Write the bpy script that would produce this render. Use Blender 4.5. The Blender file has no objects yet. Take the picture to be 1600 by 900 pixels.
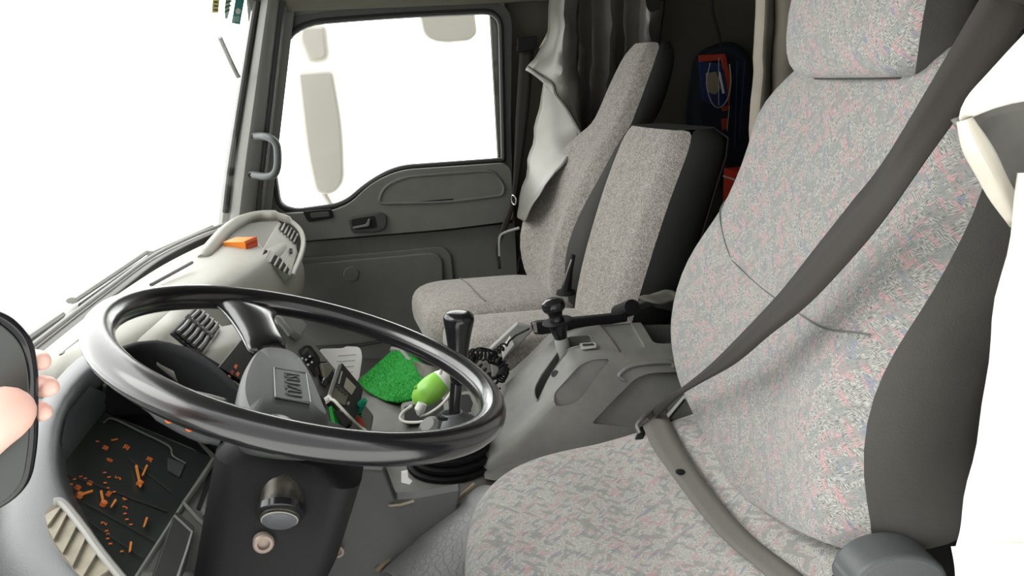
import bpy, bmesh, math, random
from mathutils import Vector, Matrix
from math import sin, cos, pi, radians
random.seed(7)
S = bpy.context.scene
COL = S.collection

# ------------------------------------------------------------------ camera
CAM = Vector((0.0, -0.45, 1.10)); FPX = 1155.0
_y, _p, _r = radians(5.5), radians(16.0), radians(3.0)
FW = Vector((sin(_y)*cos(_p), cos(_y)*cos(_p), -sin(_p)))
_r0 = Vector((cos(_y), -sin(_y), 0.0)); _u0 = _r0.cross(FW)
RT = _r0*cos(_r) - _u0*sin(_r)
UP = _u0*cos(_r) + _r0*sin(_r)
cd = bpy.data.cameras.new('camera'); cam = bpy.data.objects.new('camera', cd); COL.objects.link(cam)
cd.sensor_width = 36.0; cd.lens = FPX/1600.0*36.0; cd.clip_start = 0.02; cd.clip_end = 200
cam.matrix_world = Matrix(((RT.x, UP.x, -FW.x, CAM.x), (RT.y, UP.y, -FW.y, CAM.y), (RT.z, UP.z, -FW.z, CAM.z), (0, 0, 0, 1)))
S.camera = cam
# ------------------------------------------------------------------ sky and exposure
W = bpy.data.worlds.new('sky'); S.world = W; W.use_nodes = True
_wn = W.node_tree.nodes; _wl = W.node_tree.links
_bg = _wn['Background']; _bg.inputs[0].default_value = (1.0, 1.0, 0.985, 1)
# bright overcast sky ahead and overhead, duller towards the driver's side
_tc = _wn.new('ShaderNodeTexCoord'); _sx = _wn.new('ShaderNodeSeparateXYZ'); _wl.new(_tc.outputs['Generated'], _sx.inputs[0])
_mr = _wn.new('ShaderNodeMapRange'); _mr.interpolation_type = 'SMOOTHSTEP'
_mr.inputs[1].default_value = -.75; _mr.inputs[2].default_value = .1; _mr.inputs[3].default_value = 1.0; _mr.inputs[4].default_value = 4.2
_wl.new(_sx.outputs[1], _mr.inputs[0]); _wl.new(_mr.outputs[0], _bg.inputs[1])
S.view_settings.view_transform = 'Standard'; S.view_settings.look = 'None'
S.view_settings.gamma = 1.0; S.view_settings.use_curve_mapping = False
S.view_settings.exposure = 0.0
sun = bpy.data.lights.new('sun', 'SUN'); sun.energy = 1.5; sun.angle = radians(40); sun.color = (1, .98, .94)
suno = bpy.data.objects.new('sun', sun); COL.objects.link(suno)
suno.rotation_euler = Vector((0.7, 0.25, -0.7)).to_track_quat('-Z', 'Y').to_euler(); suno.location = (-2, -2, 4)

# ------------------------------------------------------------------ points in the cab
def at(px, py, Y=None, X=None, Z=None):
    d = FW + RT*((px-800)/FPX) + UP*((450-py)/FPX)
    if Y is not None: t = (Y-CAM.y)/d.y
    elif X is not None: t = (X-CAM.x)/d.x
    else: t = (Z-CAM.z)/d.z
    return CAM + d*t

# ------------------------------------------------------------------ materials
def nm(name):
    m = bpy.data.materials.new(name); m.use_nodes = True
    nt = m.node_tree; return m, nt, nt.nodes, nt.links, nt.nodes['Principled BSDF']
def plain(name, col, rough=.5, metal=0.0, spec=.5, bump=0, bscale=400, vary=0.0, vscale=6, coat=0, dust=None):
    m, nt, N, L, b = nm(name)
    b.inputs['Base Color'].default_value = (*col, 1); b.inputs['Roughness'].default_value = rough
    b.inputs['Metallic'].default_value = metal; b.inputs['Specular IOR Level'].default_value = spec
    b.inputs['Coat Weight'].default_value = coat
    tc = N.new('ShaderNodeTexCoord')
    if bump:
        n = N.new('ShaderNodeTexNoise'); n.inputs['Scale'].default_value = bscale; n.inputs['Detail'].default_value = 3
        L.new(tc.outputs['Object'], n.inputs['Vector'])
        bp = N.new('ShaderNodeBump'); bp.inputs['Strength'].default_value = bump; bp.inputs['Distance'].default_value = .002
        L.new(n.outputs['Fac'], bp.inputs['Height']); L.new(bp.outputs['Normal'], b.inputs['Normal'])
    if vary:
        n2 = N.new('ShaderNodeTexNoise'); n2.inputs['Scale'].default_value = vscale; n2.inputs['Detail'].default_value = 5; n2.inputs['Roughness'].default_value = .65
        L.new(tc.outputs['Object'], n2.inputs['Vector'])
        r = N.new('ShaderNodeValToRGB')
        c2 = dust if dust else tuple(min(1, c*(1+vary)) for c in col)
        c1 = tuple(c*(1-vary*.6) for c in col) if not dust else col
        r.color_ramp.elements[0].position = .35; r.color_ramp.elements[0].color = (*c1, 1)
        r.color_ramp.elements[1].position = .72; r.color_ramp.elements[1].color = (*c2, 1)
        L.new(n2.outputs['Fac'], r.inputs['Fac']); L.new(r.outputs['Color'], b.inputs['Base Color'])
    return m
def math_(N, L, op, a, b=None, c=None):
    n = N.new('ShaderNodeMath'); n.operation = op
    for i, v in enumerate((a, b, c)):
        if v is None: continue
        if isinstance(v, (int, float)): n.inputs[i].default_value = v
        else: L.new(v, n.inputs[i])
    return n.outputs[0]
def mixc(N, L, f, a, b):
    n = N.new('ShaderNodeMix'); n.data_type = 'RGBA'
    if isinstance(f, (int, float)): n.inputs[0].default_value = f
    else: L.new(f, n.inputs[0])
    for i, v in ((6, a), (7, b)):
        if isinstance(v, tuple): n.inputs[i].default_value = (*v, 1)
        else: L.new(v, n.inputs[i])
    return n.outputs[2]
def fabric(name, axes, base_d, base_l, accents, k=1.0, contrast=1.0):
    """woven upholstery: fine two-way hatch with scattered coloured dashes; axes = the two object axes the cloth runs along"""
    m, nt, N, L, b = nm(name)
    b.inputs['Roughness'].default_value = .9; b.inputs['Specular IOR Level'].default_value = .15
    b.inputs['Sheen Weight'].default_value = .25
    tc = N.new('ShaderNodeTexCoord'); sp = N.new('ShaderNodeSeparateXYZ'); L.new(tc.outputs['Object'], sp.inputs[0])
    cb = N.new('ShaderNodeCombineXYZ'); L.new(sp.outputs[axes[0]], cb.inputs[0]); L.new(sp.outputs[axes[1]], cb.inputs[1])
    def warp(rot, sx, sy, off):
        mp = N.new('ShaderNodeMapping'); mp.inputs['Rotation'].default_value = (0, 0, radians(rot))
        L.new(cb.outputs[0], mp.inputs['Vector'])
        m2 = N.new('ShaderNodeMapping'); m2.inputs['Scale'].default_value = (sx, sy, 1); m2.inputs['Location'].default_value = (off, off*.7, 0)
        L.new(mp.outputs[0], m2.inputs['Vector']); return m2.outputs[0]
    def noise(v, sc=1, det=2):
        n = N.new('ShaderNodeTexNoise'); n.noise_dimensions = '2D'; n.inputs['Scale'].default_value = sc; n.inputs['Detail'].default_value = det
        L.new(v, n.inputs['Vector']); return n.outputs['Fac']
    h1 = noise(warp(45, 90*k, 520*k, 1)); h2 = noise(warp(-40, 100*k, 520*k, 9)); sel = noise(warp(10, 45*k, 45*k, 4), 1, 3)
    selm = N.new('ShaderNodeMapRange'); selm.inputs[1].default_value = .44; selm.inputs[2].default_value = .56; L.new(sel, selm.inputs[0])
    hm = N.new('ShaderNodeMix'); hm.data_type = 'FLOAT'; L.new(selm.outputs[0], hm.inputs[0]); L.new(h1, hm.inputs[2]); L.new(h2, hm.inputs[3])
    hr = N.new('ShaderNodeMapRange'); hr.inputs[1].default_value = .5-.13/contrast; hr.inputs[2].default_value = .5+.13/contrast; L.new(hm.outputs[0], hr.inputs[0])
    col = mixc(N, L, hr.outputs[0], base_d, base_l)
    for i, (c, rot, sx, sy, amt) in enumerate(accents):
        v = N.new('ShaderNodeTexVoronoi'); v.voronoi_dimensions = '2D'; v.inputs['Scale'].default_value = 1
        L.new(warp(rot, sx*k, sy*k, 3.3*i+1), v.inputs['Vector'])
        s2 = N.new('ShaderNodeSeparateColor'); L.new(v.outputs['Color'], s2.inputs[0])
        mk_ = math_(N, L, 'LESS_THAN', s2.outputs[0], amt)
        mk2 = math_(N, L, 'MULTIPLY', mk_, math_(N, L, 'ADD', math_(N, L, 'MULTIPLY', hr.outputs[0], .5), .3))
        col = mixc(N, L, mk2, col, c)
    L.new(col, b.inputs['Base Color'])
    bp = N.new('ShaderNodeBump'); bp.inputs['Strength'].default_value = .35; bp.inputs['Distance'].default_value = .0015
    L.new(hr.outputs[0], bp.inputs['Height']); L.new(bp.outputs['Normal'], b.inputs['Normal'])
    return m
def fine_fabric(name, d, l, sc=420):
    m, nt, N, L, b = nm(name)
    b.inputs['Roughness'].default_value = .92; b.inputs['Specular IOR Level'].default_value = .12; b.inputs['Sheen Weight'].default_value = .3
    tc = N.new('ShaderNodeTexCoord')
    mp = N.new('ShaderNodeMapping'); mp.inputs['Rotation'].default_value = (.6, .5, .7); mp.inputs['Scale'].default_value = (1, .45, .6); L.new(tc.outputs['Object'], mp.inputs[0])
    n = N.new('ShaderNodeTexNoise'); n.inputs['Scale'].default_value = sc; n.inputs['Detail'].default_value = 2; L.new(mp.outputs[0], n.inputs['Vector'])
    n2 = N.new('ShaderNodeTexNoise'); n2.inputs['Scale'].default_value = 60; n2.inputs['Detail'].default_value = 2; L.new(tc.outputs['Object'], n2.inputs['Vector'])
    s = math_(N, L, 'ADD', math_(N, L, 'MULTIPLY', n.outputs['Fac'], .8), math_(N, L, 'MULTIPLY', n2.outputs['Fac'], .25))
    r = N.new('ShaderNodeMapRange'); r.inputs[1].default_value = .42; r.inputs[2].default_value = .64; L.new(s, r.inputs[0])
    L.new(mixc(N, L, r.outputs[0], d, l), b.inputs['Base Color'])
    bp = N.new('ShaderNodeBump'); bp.inputs['Strength'].default_value = .3; bp.inputs['Distance'].default_value = .001
    L.new(r.outputs[0], bp.inputs['Height']); L.new(bp.outputs['Normal'], b.inputs['Normal'])
    return m
def leather(name, col, rough, scale, strength):
    m, nt, N, L, b = nm(name)
    b.inputs['Base Color'].default_value = (*col, 1); b.inputs['Roughness'].default_value = rough
    tc = N.new('ShaderNodeTexCoord'); v = N.new('ShaderNodeTexVoronoi'); v.feature = 'DISTANCE_TO_EDGE'; v.inputs['Scale'].default_value = scale
    n = N.new('ShaderNodeTexNoise'); n.inputs['Scale'].default_value = scale*.35; n.inputs['Detail'].default_value = 4
    L.new(tc.outputs['Object'], v.inputs['Vector']); L.new(tc.outputs['Object'], n.inputs['Vector'])
    h = math_(N, L, 'ADD', math_(N, L, 'MINIMUM', v.outputs['Distance'], .12), math_(N, L, 'MULTIPLY', n.outputs['Fac'], .35))
    bp = N.new('ShaderNodeBump'); bp.inputs['Strength'].default_value = strength; bp.inputs['Distance'].default_value = .003
    L.new(h, bp.inputs['Height']); L.new(bp.outputs['Normal'], b.inputs['Normal']); return m
def webbing(name, col):
    m, nt, N, L, b = nm(name)
    b.inputs['Roughness'].default_value = .7
    tc = N.new('ShaderNodeTexCoord'); n = N.new('ShaderNodeTexNoise'); n.inputs['Scale'].default_value = 700; L.new(tc.outputs['Object'], n.inputs['Vector'])
    L.new(mixc(N, L, n.outputs['Fac'], tuple(c*.75 for c in col), tuple(c*1.3 for c in col)), b.inputs['Base Color'])
    bp = N.new('ShaderNodeBump'); bp.inputs['Strength'].default_value = .2; bp.inputs['Distance'].default_value = .001
    L.new(n.outputs['Fac'], bp.inputs['Height']); L.new(bp.outputs['Normal'], b.inputs['Normal']); return m
M = {}
M['door'] = plain('door_plastic', (.135, .137, .122), .55, bump=.25, bscale=500, vary=.12, vscale=9)
M['door_dark'] = plain('dark_door_plastic', (.05, .05, .046), .6, bump=.2)
M['olive'] = plain('headliner_trim', (.08, .076, .058), .8, bump=.3, bscale=700)
M['seal'] = plain('rubber_seal', (.02, .02, .02), .6)
M['pillar'] = plain('pillar_plastic', (.15, .155, .14), .42, bump=.15, bscale=600)
M['dash'] = plain('dash_plastic', (.36, .35, .31), .5, bump=.25, bscale=600, vary=.06)
M['dashd'] = plain('dash_grey_plastic', (.17, .17, .155), .5, bump=.25, bscale=600, vary=.1, vscale=8)
M['bezel'] = plain('cluster_bezel_plastic', (.082, .09, .092), .4, bump=.2, bscale=600)
M['black'] = plain('black_plastic', (.009, .009, .0098), .55, spec=.2, bump=.15, bscale=500)
M['blackgloss'] = plain('glossy_black_plastic', (.012, .012, .014), .18, spec=.6)
M['dkrecess'] = plain('recess_plastic', (.085, .09, .097), .5, bump=.2)
M['kick'] = plain('kick_panel_plastic', (.075, .075, .077), .5, bump=.2)  # dash grey darkened to carry the weaker sky light low down
M['seamgrey'] = plain('seam_thread', (.13, .13, .125), .8)
M['void'] = plain('vent_cavity', (.01, .01, .01), .9)
M['hood'] = plain('dark_hood_plastic', (.010, .0105, .0115), .8, spec=.2, bump=.3, bscale=500)
M['wheel'] = leather('wheel_rubber', (.010, .010, .012), .24, 260, .05)
M['wheel'].node_tree.nodes['Principled BSDF'].inputs['Coat Weight'].default_value = .75
M['wheel'].node_tree.nodes['Principled BSDF'].inputs['Coat IOR'].default_value = 1.6
M['wheel'].node_tree.nodes['Principled BSDF'].inputs['Coat Roughness'].default_value = .16
M['hub'] = plain('hub_plastic', (.038, .041, .04), .42, bump=.2, bscale=700, vary=.1)
M['vent'] = plain('vent_plastic', (.085, .08, .075), .5)
M['tanvent'] = plain('tan_vent_plastic', (.24, .22, .165), .6, vary=.3, vscale=40)
M['white'] = plain('white_plastic', (.8, .8, .77), .5)
M['paper'] = plain('white_paper', (.75, .73, .72), .8)
M['console'] = plain('console_plastic', (.15, .15, .138), .42, bump=.2, bscale=550, vary=.25, vscale=10)
M['cover'] = plain('engine_cover_plastic', (.15, .148, .135), .5, bump=.25, bscale=500, vary=.3, vscale=9)
M['vinyl'] = leather('grey_vinyl', (.15, .153, .148), .36, 95, .7)
M['bolster'] = plain('seat_side_vinyl', (.066, .064, .057), .5, bump=.15, bscale=400, vary=.2, vscale=5)
M['dkvinyl'] = plain('dark_seat_vinyl', (.035, .035, .034), .6, bump=.15)
M['belt'] = webbing('belt_webbing', (.024, .020, .016))
M['beltlight'] = webbing('pale_belt_webbing', (.14, .133, .118))  # paler tone for the lap part of the driver's belt
acc = [((.52, .29, .31), 45, 150, 30, .13), ((.48, .3, .31), -35, 150, 34, .08), ((.2, .23, .31), 40, 130, 34, .06), ((.24, .26, .25), -45, 80, 30, .16), ((.27, .28, .265), 50, 75, 32, .12)]
M['fab_back'] = fabric('patterned_seat_cloth', (1, 2), (.15, .153, .145), (.47, .465, .44), acc, 2.0, .85)
M['fab_cush'] = fabric('patterned_cushion_cloth', (1, 0), (.26, .258, .24), (.60, .59, .555), acc, 2.0, .75)
M['fab_pass'] = fine_fabric('grey_seat_cloth', (.175, .16, .145), (.345, .32, .295))
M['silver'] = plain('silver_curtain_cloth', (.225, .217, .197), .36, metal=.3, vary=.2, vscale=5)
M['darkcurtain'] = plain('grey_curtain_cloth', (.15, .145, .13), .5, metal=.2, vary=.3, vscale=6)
M['beige'] = plain('beige_curtain_cloth', (.55, .52, .44), .85, vary=.15, vscale=7)
M['whitecurtain'] = plain('white_curtain_cloth', (.82, .8, .74), .8, vary=.06, vscale=5)
M['liner'] = plain('cab_liner', (.018, .019, .018), .9, bump=.3, bscale=300)
M['turf'] = plain('green_turf', (.01, .3, .03), .8, vary=.5, vscale=120)
M['green'] = plain('light_green_plastic', (.27, .62, .08), .35)
M['cord'] = plain('white_cord', (.75, .74, .68), .6)
M['orange'] = plain('orange_card', (.9, .26, .03), .45)
M['red'] = plain('red_card', (.75, .05, .02), .45)
M['redd'] = plain('red_cloth', (.40, .045, .02), .7)
M['sleeper'] = plain('darkened_beige_cloth', (.27, .245, .2), .85, vary=.15, vscale=9)  # copy of the beige, its colour darkened to offset too strong light
M['blue'] = plain('blue_cloth', (.012, .03, .11), .7)
M['navy'] = plain('dark_blue_bag_cloth', (.012, .014, .026), .85)
M['tag'] = plain('beige_pouch_cloth', (.32, .28, .2), .8)
M['barrel'] = plain('scuffed_lock_barrel', (.05, .045, .035), .35, metal=.3, vary=.8, vscale=60)
M['bolster2'] = plain('grey_bolster_vinyl', (.16, .16, .15), .5, bump=.15)
M['metal'] = plain('scuffed_metal', (.35, .34, .32), .4, metal=.9, vary=.3, vscale=60)
M['chrome'] = plain('worn_chrome', (.55, .55, .55), .25, metal=1)
M['screw'] = plain('screw_washer', (.3, .24, .2), .5, metal=.3)
M['lens'] = plain('gauge_face', (.032, .039, .036), .3)
M['num'] = plain('orange_gauge_paint', (.85, .22, .05), .6)
M['needle'] = plain('orange_needle', (.95, .33, .06), .5)
M['line'] = plain('grey_line', (.3, .3, .28), .6)
M['lcd'] = plain('beige_label', (.45, .42, .33), .5)
M['lcd2'] = plain('dull_display', (.14, .14, .1), .4)
M['teal'] = plain('green_lighter_plastic', (.01, .25, .14), .3)
M['clothbag'] = plain('olive_grey_cloth', (.13, .125, .105), .85, vary=.3, vscale=15)
M['skin'] = plain('skin', (.9, .55, .46), .5)
M['nail'] = plain('nail', (.8, .5, .44), .3)
M['mirror'] = plain('mirror_housing', (.6, .57, .52), .6)  # pale colour carries the veiling glare over the outside mirrors
M['concrete'] = plain('concrete', (.75, .75, .73), .9, vary=.05)
M['st_y'] = plain('yellow_sticker', (.85, .72, .2), .6); M['st_g'] = plain('pale_green_sticker', (.45, .68, .55), .6); M['st_t'] = plain('teal_sticker', (.05, .30, .29), .6)
M['ink'] = plain('dark_ink', (.06, .12, .09), .7)
M['ltgrey'] = plain('light_grey_plastic', (.3, .3, .285), .5)
M['emboss'] = plain('embossed_mark', (.03, .033, .033), .5)
M['brown'] = plain('worn_brown_edge', (.20, .16, .10), .7)
def glass():
    m, nt, N, L, b = nm('clear_glass')
    out = N['Material Output']; N.remove(b)
    t = N.new('ShaderNodeBsdfTransparent'); t.inputs[0].default_value = (.97, .98, .97, 1)
    g = N.new('ShaderNodeBsdfGlossy'); g.inputs['Roughness'].default_value = .02
    lw = N.new('ShaderNodeLayerWeight'); lw.inputs[0].default_value = .5
    fac = math_(N, L, 'ADD', math_(N, L, 'MULTIPLY', math_(N, L, 'POWER', lw.outputs['Facing'], 4.0), .25), .02)
    mx = N.new('ShaderNodeMixShader'); L.new(fac, mx.inputs[0]); L.new(t.outputs[0], mx.inputs[1]); L.new(g.outputs[0], mx.inputs[2])
    L.new(mx.outputs[0], out.inputs[0]); return m
M['glass'] = glass()

# ------------------------------------------------------------------ object helpers
def V(*a): return Vector(a)
def thing(name, label, cat, loc, group=None):
    o = bpy.data.objects.new(name, None); o.empty_display_size = .05; o.location = loc; COL.objects.link(o)
    o['label'] = label; o['category'] = cat
    if group: o['group'] = group
    return o
def base_of(o):
    b = Vector((0, 0, 0))
    while o is not None: b += o.location; o = o.parent
    return b
def mk(name, verts, faces, mat, parent=None, smooth=True, angle=40, bevel=0, seg=2, sub=0, solid=0, loc=None, label=None, cat=None, struct=False, group=None, offset=-1):
    verts = [Vector(v) for v in verts]
    if parent is not None: org = base_of(parent); l = Vector((0, 0, 0))
    else:
        if loc is None:
            mn = Vector([min(v[i] for v in verts) for i in range(3)]); mx = Vector([max(v[i] for v in verts) for i in range(3)])
            loc = Vector(((mn.x+mx.x)/2, (mn.y+mx.y)/2, mn.z))
        org = Vector(loc); l = org
    me = bpy.data.meshes.new(name); me.from_pydata([v-org for v in verts], [], faces); me.materials.append(M[mat] if isinstance(mat, str) else mat)
    bm = bmesh.new(); bm.from_mesh(me); bmesh.ops.recalc_face_normals(bm, faces=bm.faces); bm.to_mesh(me); bm.free()
    for p in me.polygons: p.use_smooth = smooth
    if smooth and not sub: me.set_sharp_from_angle(angle=radians(angle))
    o = bpy.data.objects.new(name, me); o.location = l; COL.objects.link(o)
    if parent is not None: o.parent = parent
    if solid:
        s = o.modifiers.new('solid', 'SOLIDIFY'); s.thickness = solid; s.offset = offset
    if bevel:
        b = o.modifiers.new('bevel', 'BEVEL'); b.width = bevel; b.segments = seg; b.limit_method = 'ANGLE'; b.angle_limit = radians(35); b.harden_normals = False
    if sub:
        s = o.modifiers.new('sub', 'SUBSURF'); s.levels = sub; s.render_levels = sub
    if label: o['label'] = label
    if cat: o['category'] = cat
    if group: o['group'] = group
    if struct: o['kind'] = 'structure'
    return o
def prism_data(outline, vec):
    n = len(outline); vec = Vector(vec)
    v = [Vector(p) for p in outline] + [Vector(p)+vec for p in outline]
    f = [list(range(n))[::-1], list(range(n, 2*n))] + [[i, (i+1) % n, n+(i+1) % n, n+i] for i in range(n)]
    return v, f
def prism(name, outline, vec, mat, parent=None, **k):
    v, f = prism_data(outline, vec); return mk(name, v, f, mat, parent, **k)
def merge(*vf):
    V_, F_ = [], []
    for v, f in vf:
        o = len(V_); V_ += list(v); F_ += [[i+o for i in q] for q in f]
    return V_, F_
def box_data(c, s, rot=None):
    c = Vector(c); v = []
    for z in (-.5, .5):
        for x, y in ((-.5, -.5), (.5, -.5), (.5, .5), (-.5, .5)):
            p = Vector((x*s[0], y*s[1], z*s[2]))
            if rot is not None: p = rot @ p
            v.append(c+p)
    return v, [[3, 2, 1, 0], [4, 5, 6, 7], [0, 1, 5, 4], [1, 2, 6, 5], [2, 3, 7, 6], [3, 0, 4, 7]]
def box(name, c, s, mat, parent=None, rot=None, **k):
    v, f = box_data(c, s, rot); return mk(name, v, f, mat, parent, **k)
def frame(n, hint=Vector((0, 0, 1))):
    n = Vector(n).normalized(); h = Vector(hint)
    if abs(n.dot(h)) > .95: h = Vector((1, 0, 0))
    a = h.cross(n).normalized(); return a, n.cross(a), n
def tube_data(pts, r, res=10, closed=False, flat=1.0, hint=None):
    pts = [Vector(p) for p in pts]; n = len(pts); rs = r if isinstance(r, (list, tuple)) else [r]*n
    T = []
    for i in range(n):
        a = pts[(i-1) % n] if (closed or i > 0) else pts[i]; b = pts[(i+1) % n] if (closed or i < n-1) else pts[i]
        T.append((b-a).normalized())
    if hint is not None: u = Vector(hint); u = (u - T[0]*u.dot(T[0])).normalized()
    else: u, _, _ = frame(T[0])
    v = []; f = []
    for i in range(n):
        u = (u - T[i]*u.dot(T[i])).normalized(); w = T[i].cross(u)
        for j in range(res):
            a = 2*pi*j/res; v.append(pts[i] + u*(cos(a)*rs[i]) + w*(sin(a)*rs[i]*flat))
    m = n if closed else n-1
    for i in range(m):
        k = (i+1) % n
        for j in range(res):
            f.append([i*res+j, i*res+(j+1) % res, k*res+(j+1) % res, k*res+j])
    if not closed: f += [list(range(res))[::-1], [(n-1)*res+j for j in range(res)]]
    return v, f
def tube(name, pts, r, mat, parent=None, res=10, closed=False, flat=1.0, hint=None, **k):
    v, f = tube_data(pts, r, res, closed, flat, hint); return mk(name, v, f, mat, parent, **k)
def cr(pts, n=6, closed=False):
    """smooth curve through points"""
    P = [Vector(p) for p in pts]; m = len(P); out = []
    for i in range(m if closed else m-1):
        p1, p2 = P[i], P[(i+1) % m]
        p0 = P[i-1] if (closed or i > 0) else p1*2-p2
        p3 = P[(i+2) % m] if (closed or i < m-2) else p2*2-p1
        for k in range(n):
            t = k/n
            out.append(.5*((2*p1)+(p2-p0)*t+(2*p0-5*p1+4*p2-p3)*t*t+(3*p1-p0-3*p2+p3)*t**3))
    if not closed: out.append(P[-1])
    return out
def rp(pts, r=None, n=5):
    """outline with rounded corners; a point may carry its own radius as a third/fourth entry"""
    out = []; m = len(pts)
    for i in range(m):
        p = Vector(pts[i][:2]).to_3d() if len(pts[i]) <= 3 and not isinstance(pts[i], Vector) else Vector(pts[i])
        q = pts[i]; rad = q[2] if (not isinstance(q, Vector) and len(q) == 3) else r
        a = pts[i-1]; b = pts[(i+1) % m]
        a = Vector((a[0], a[1], 0)); b = Vector((b[0], b[1], 0)); p = Vector((p.x, p.y, 0))
        if not rad: out.append(p); continue
        da = (a-p); db = (b-p); rr = min(rad, da.length*.48, db.length*.48)
        s = p+da.normalized()*rr; e = p+db.normalized()*rr
        for k in range(n+1):
            t = k/n; out.append(s*(1-t)**2+p*2*t*(1-t)+e*t*t)
    return [(v.x, v.y) for v in out]
def pxo(pts, Y=None, X=None, Z=None): return [at(p[0], p[1], Y=Y, X=X, Z=Z) for p in pts]
def grid_data(rows, cu=False, cv=False, caps=False):
    nr, nc = len(rows), len(rows[0]); v = [Vector(p) for r in rows for p in r]; f = []
    for i in range(nr if cv else nr-1):
        for j in range(nc if cu else nc-1):
            a, b = i*nc+j, i*nc+(j+1) % nc; c, d = ((i+1) % nr)*nc+(j+1) % nc, ((i+1) % nr)*nc+j
            f.append([a, b, c, d])
    if caps: f += [list(range(nc))[::-1], [(nr-1)*nc+j for j in range(nc)]]
    return v, f
def grid(name, rows, mat, parent=None, cu=False, cv=False, caps=False, **k):
    v, f = grid_data(rows, cu, cv, caps); return mk(name, v, f, mat, parent, **k)
def lathe_data(prof, org, axis, res=24, hint=Vector((0, 0, 1))):
    a, b, n = frame(axis, hint); org = Vector(org)
    rows = [[org+n*h+(a*cos(2*pi*j/res)+b*sin(2*pi*j/res))*r for j in range(res)] for r, h in prof]
    return grid_data(rows, cu=True, caps=True)
def lathe(name, prof, org, axis, mat, parent=None, res=24, **k):
    v, f = lathe_data(prof, org, axis, res); return mk(name, v, f, mat, parent, **k)
def text_mesh(name, s, size, org, right, up, mat, parent, ext=.0006, align='CENTER'):
    cu = bpy.data.curves.new(name, 'FONT'); cu.body = s; cu.size = size; cu.extrude = ext; cu.align_x = align; cu.align_y = 'CENTER'
    t = bpy.data.objects.new(name, cu); COL.objects.link(t)
    dg = bpy.context.evaluated_depsgraph_get(); me = bpy.data.meshes.new_from_object(t.evaluated_get(dg))
    COL.objects.unlink(t); bpy.data.objects.remove(t)
    r = Vector(right).normalized(); n = r.cross(Vector(up)).normalized(); u = n.cross(r)
    me.transform(Matrix(((r.x, u.x, n.x, 0), (r.y, u.y, n.y, 0), (r.z, u.z, n.z, 0), (0, 0, 0, 1))))
    me.transform(Matrix.Translation(Vector(org)-base_of(parent)))
    me.materials.clear(); me.materials.append(M[mat]); me.name = name
    o = bpy.data.objects.new(name, me); COL.objects.link(o); o.parent = parent; return o
def cut(o, v, f):
    """carve a solid out of an object's own mesh"""
    org = base_of(o)
    me = bpy.data.meshes.new('cutter'); me.from_pydata([Vector(p)-org for p in v], [], f)
    bm = bmesh.new(); bm.from_mesh(me); bmesh.ops.recalc_face_normals(bm, faces=bm.faces); bm.to_mesh(me); bm.free()
    c = bpy.data.objects.new('cutter', me); COL.objects.link(c); c.location = org
    md = o.modifiers.new('cut', 'BOOLEAN'); md.operation = 'DIFFERENCE'; md.object = c; md.solver = 'EXACT'
    bpy.context.view_layer.update()
    dg = bpy.context.evaluated_depsgraph_get()
    if o.parent is not None: c.location = org
    nmesh = bpy.data.meshes.new_from_object(o.evaluated_get(dg)); o.modifiers.clear()
    old = o.data; o.data = nmesh; nmesh.name = old.name
    nmesh.set_sharp_from_angle(angle=radians(40))
    bpy.data.objects.remove(c); bpy.data.meshes.remove(me)
def ribbon(name, A, B, mat, parent=None, th=.0016, n=8, **k):
    a, b = cr(A, n), cr(B, n); rows = [[p, p.lerp(q, .33), p.lerp(q, .67), q] for p, q in zip(a, b)]
    return grid(name, rows, mat, parent, solid=th, offset=0, **k)

# ================================================================== SETTING
box('ground', (0, 3, -1.42), (40, 40, .1), 'concrete', struct=True)
box('floor', (.4, 1.12, -.02), (2.5, 2.3, .04), 'liner', struct=True)
box('ceiling', (.50, 1.1, 1.68), (2.1, 2.3, .05), 'olive', struct=True)
box('wall_back', (1.42, 1.1, .83), (.05, 2.3, 1.66), 'liner', struct=True)
box('wall_left', (1.0, -.03, .83), (.8, .05, 1.66), 'liner', struct=True)
# right wall behind the passenger door: B pillar and sleeper side
box('wall_right', (.83, 2.225, .83), (1.2, .05, 1.66), 'olive', struct=True)
tr = prism('trim_1', pxo([(786, 40), (797, 70), (801, 320), (794, 345), (786, 345)], Y=2.172), (0, -.02, 0), 'olive', bevel=.006, struct=True)
# roof rail above the door
rail = [(-.60, 2.20, 1.66), (-.60, 2.19, 1.335), (-.57, 2.10, 1.33), (-.57, 2.03, 1.40), (-.57, 2.0, 1.66)]
rows = [[V(p[0]*0+x, p[1], p[2]) for p in rail] for x in (-.53, -.4, 0, .3, .6)]
grid('trim_2', rows, 'olive', caps=True, struct=True)

# ---- windshield
base = [(-.60, -.02), (-.665, .45), (-.70, .85), (-.725, 1.25), (-.735, 1.55), (-.69, 1.85), (-.60, 2.10)]
base = [(x-.02, y) for x, y in base]
bl = cr([V(x, y, .69) for x, y in base], 5)
rows = [[p+V(.16*t, 0, .97*t) for p in bl] for t in (0, .25, .5, .75, 1)]
w1 = grid('window_1', rows, 'glass', struct=True)
ws = tube('seal', [p+V(.006, 0, .004) for p in bl], .005, 'ltgrey', w1, res=8)
# cowl under the glass
rows = [[p+V(.03, 0, -.002) for p in bl], [p+V(-.05, 0, -.012) for p in bl], [p+V(-.07, 0, -.3) for p in bl], [p+V(.0, 0, -.3) for p in bl]]
grid('wall_front', rows, 'ltgrey', solid=.004, struct=True)

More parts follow.
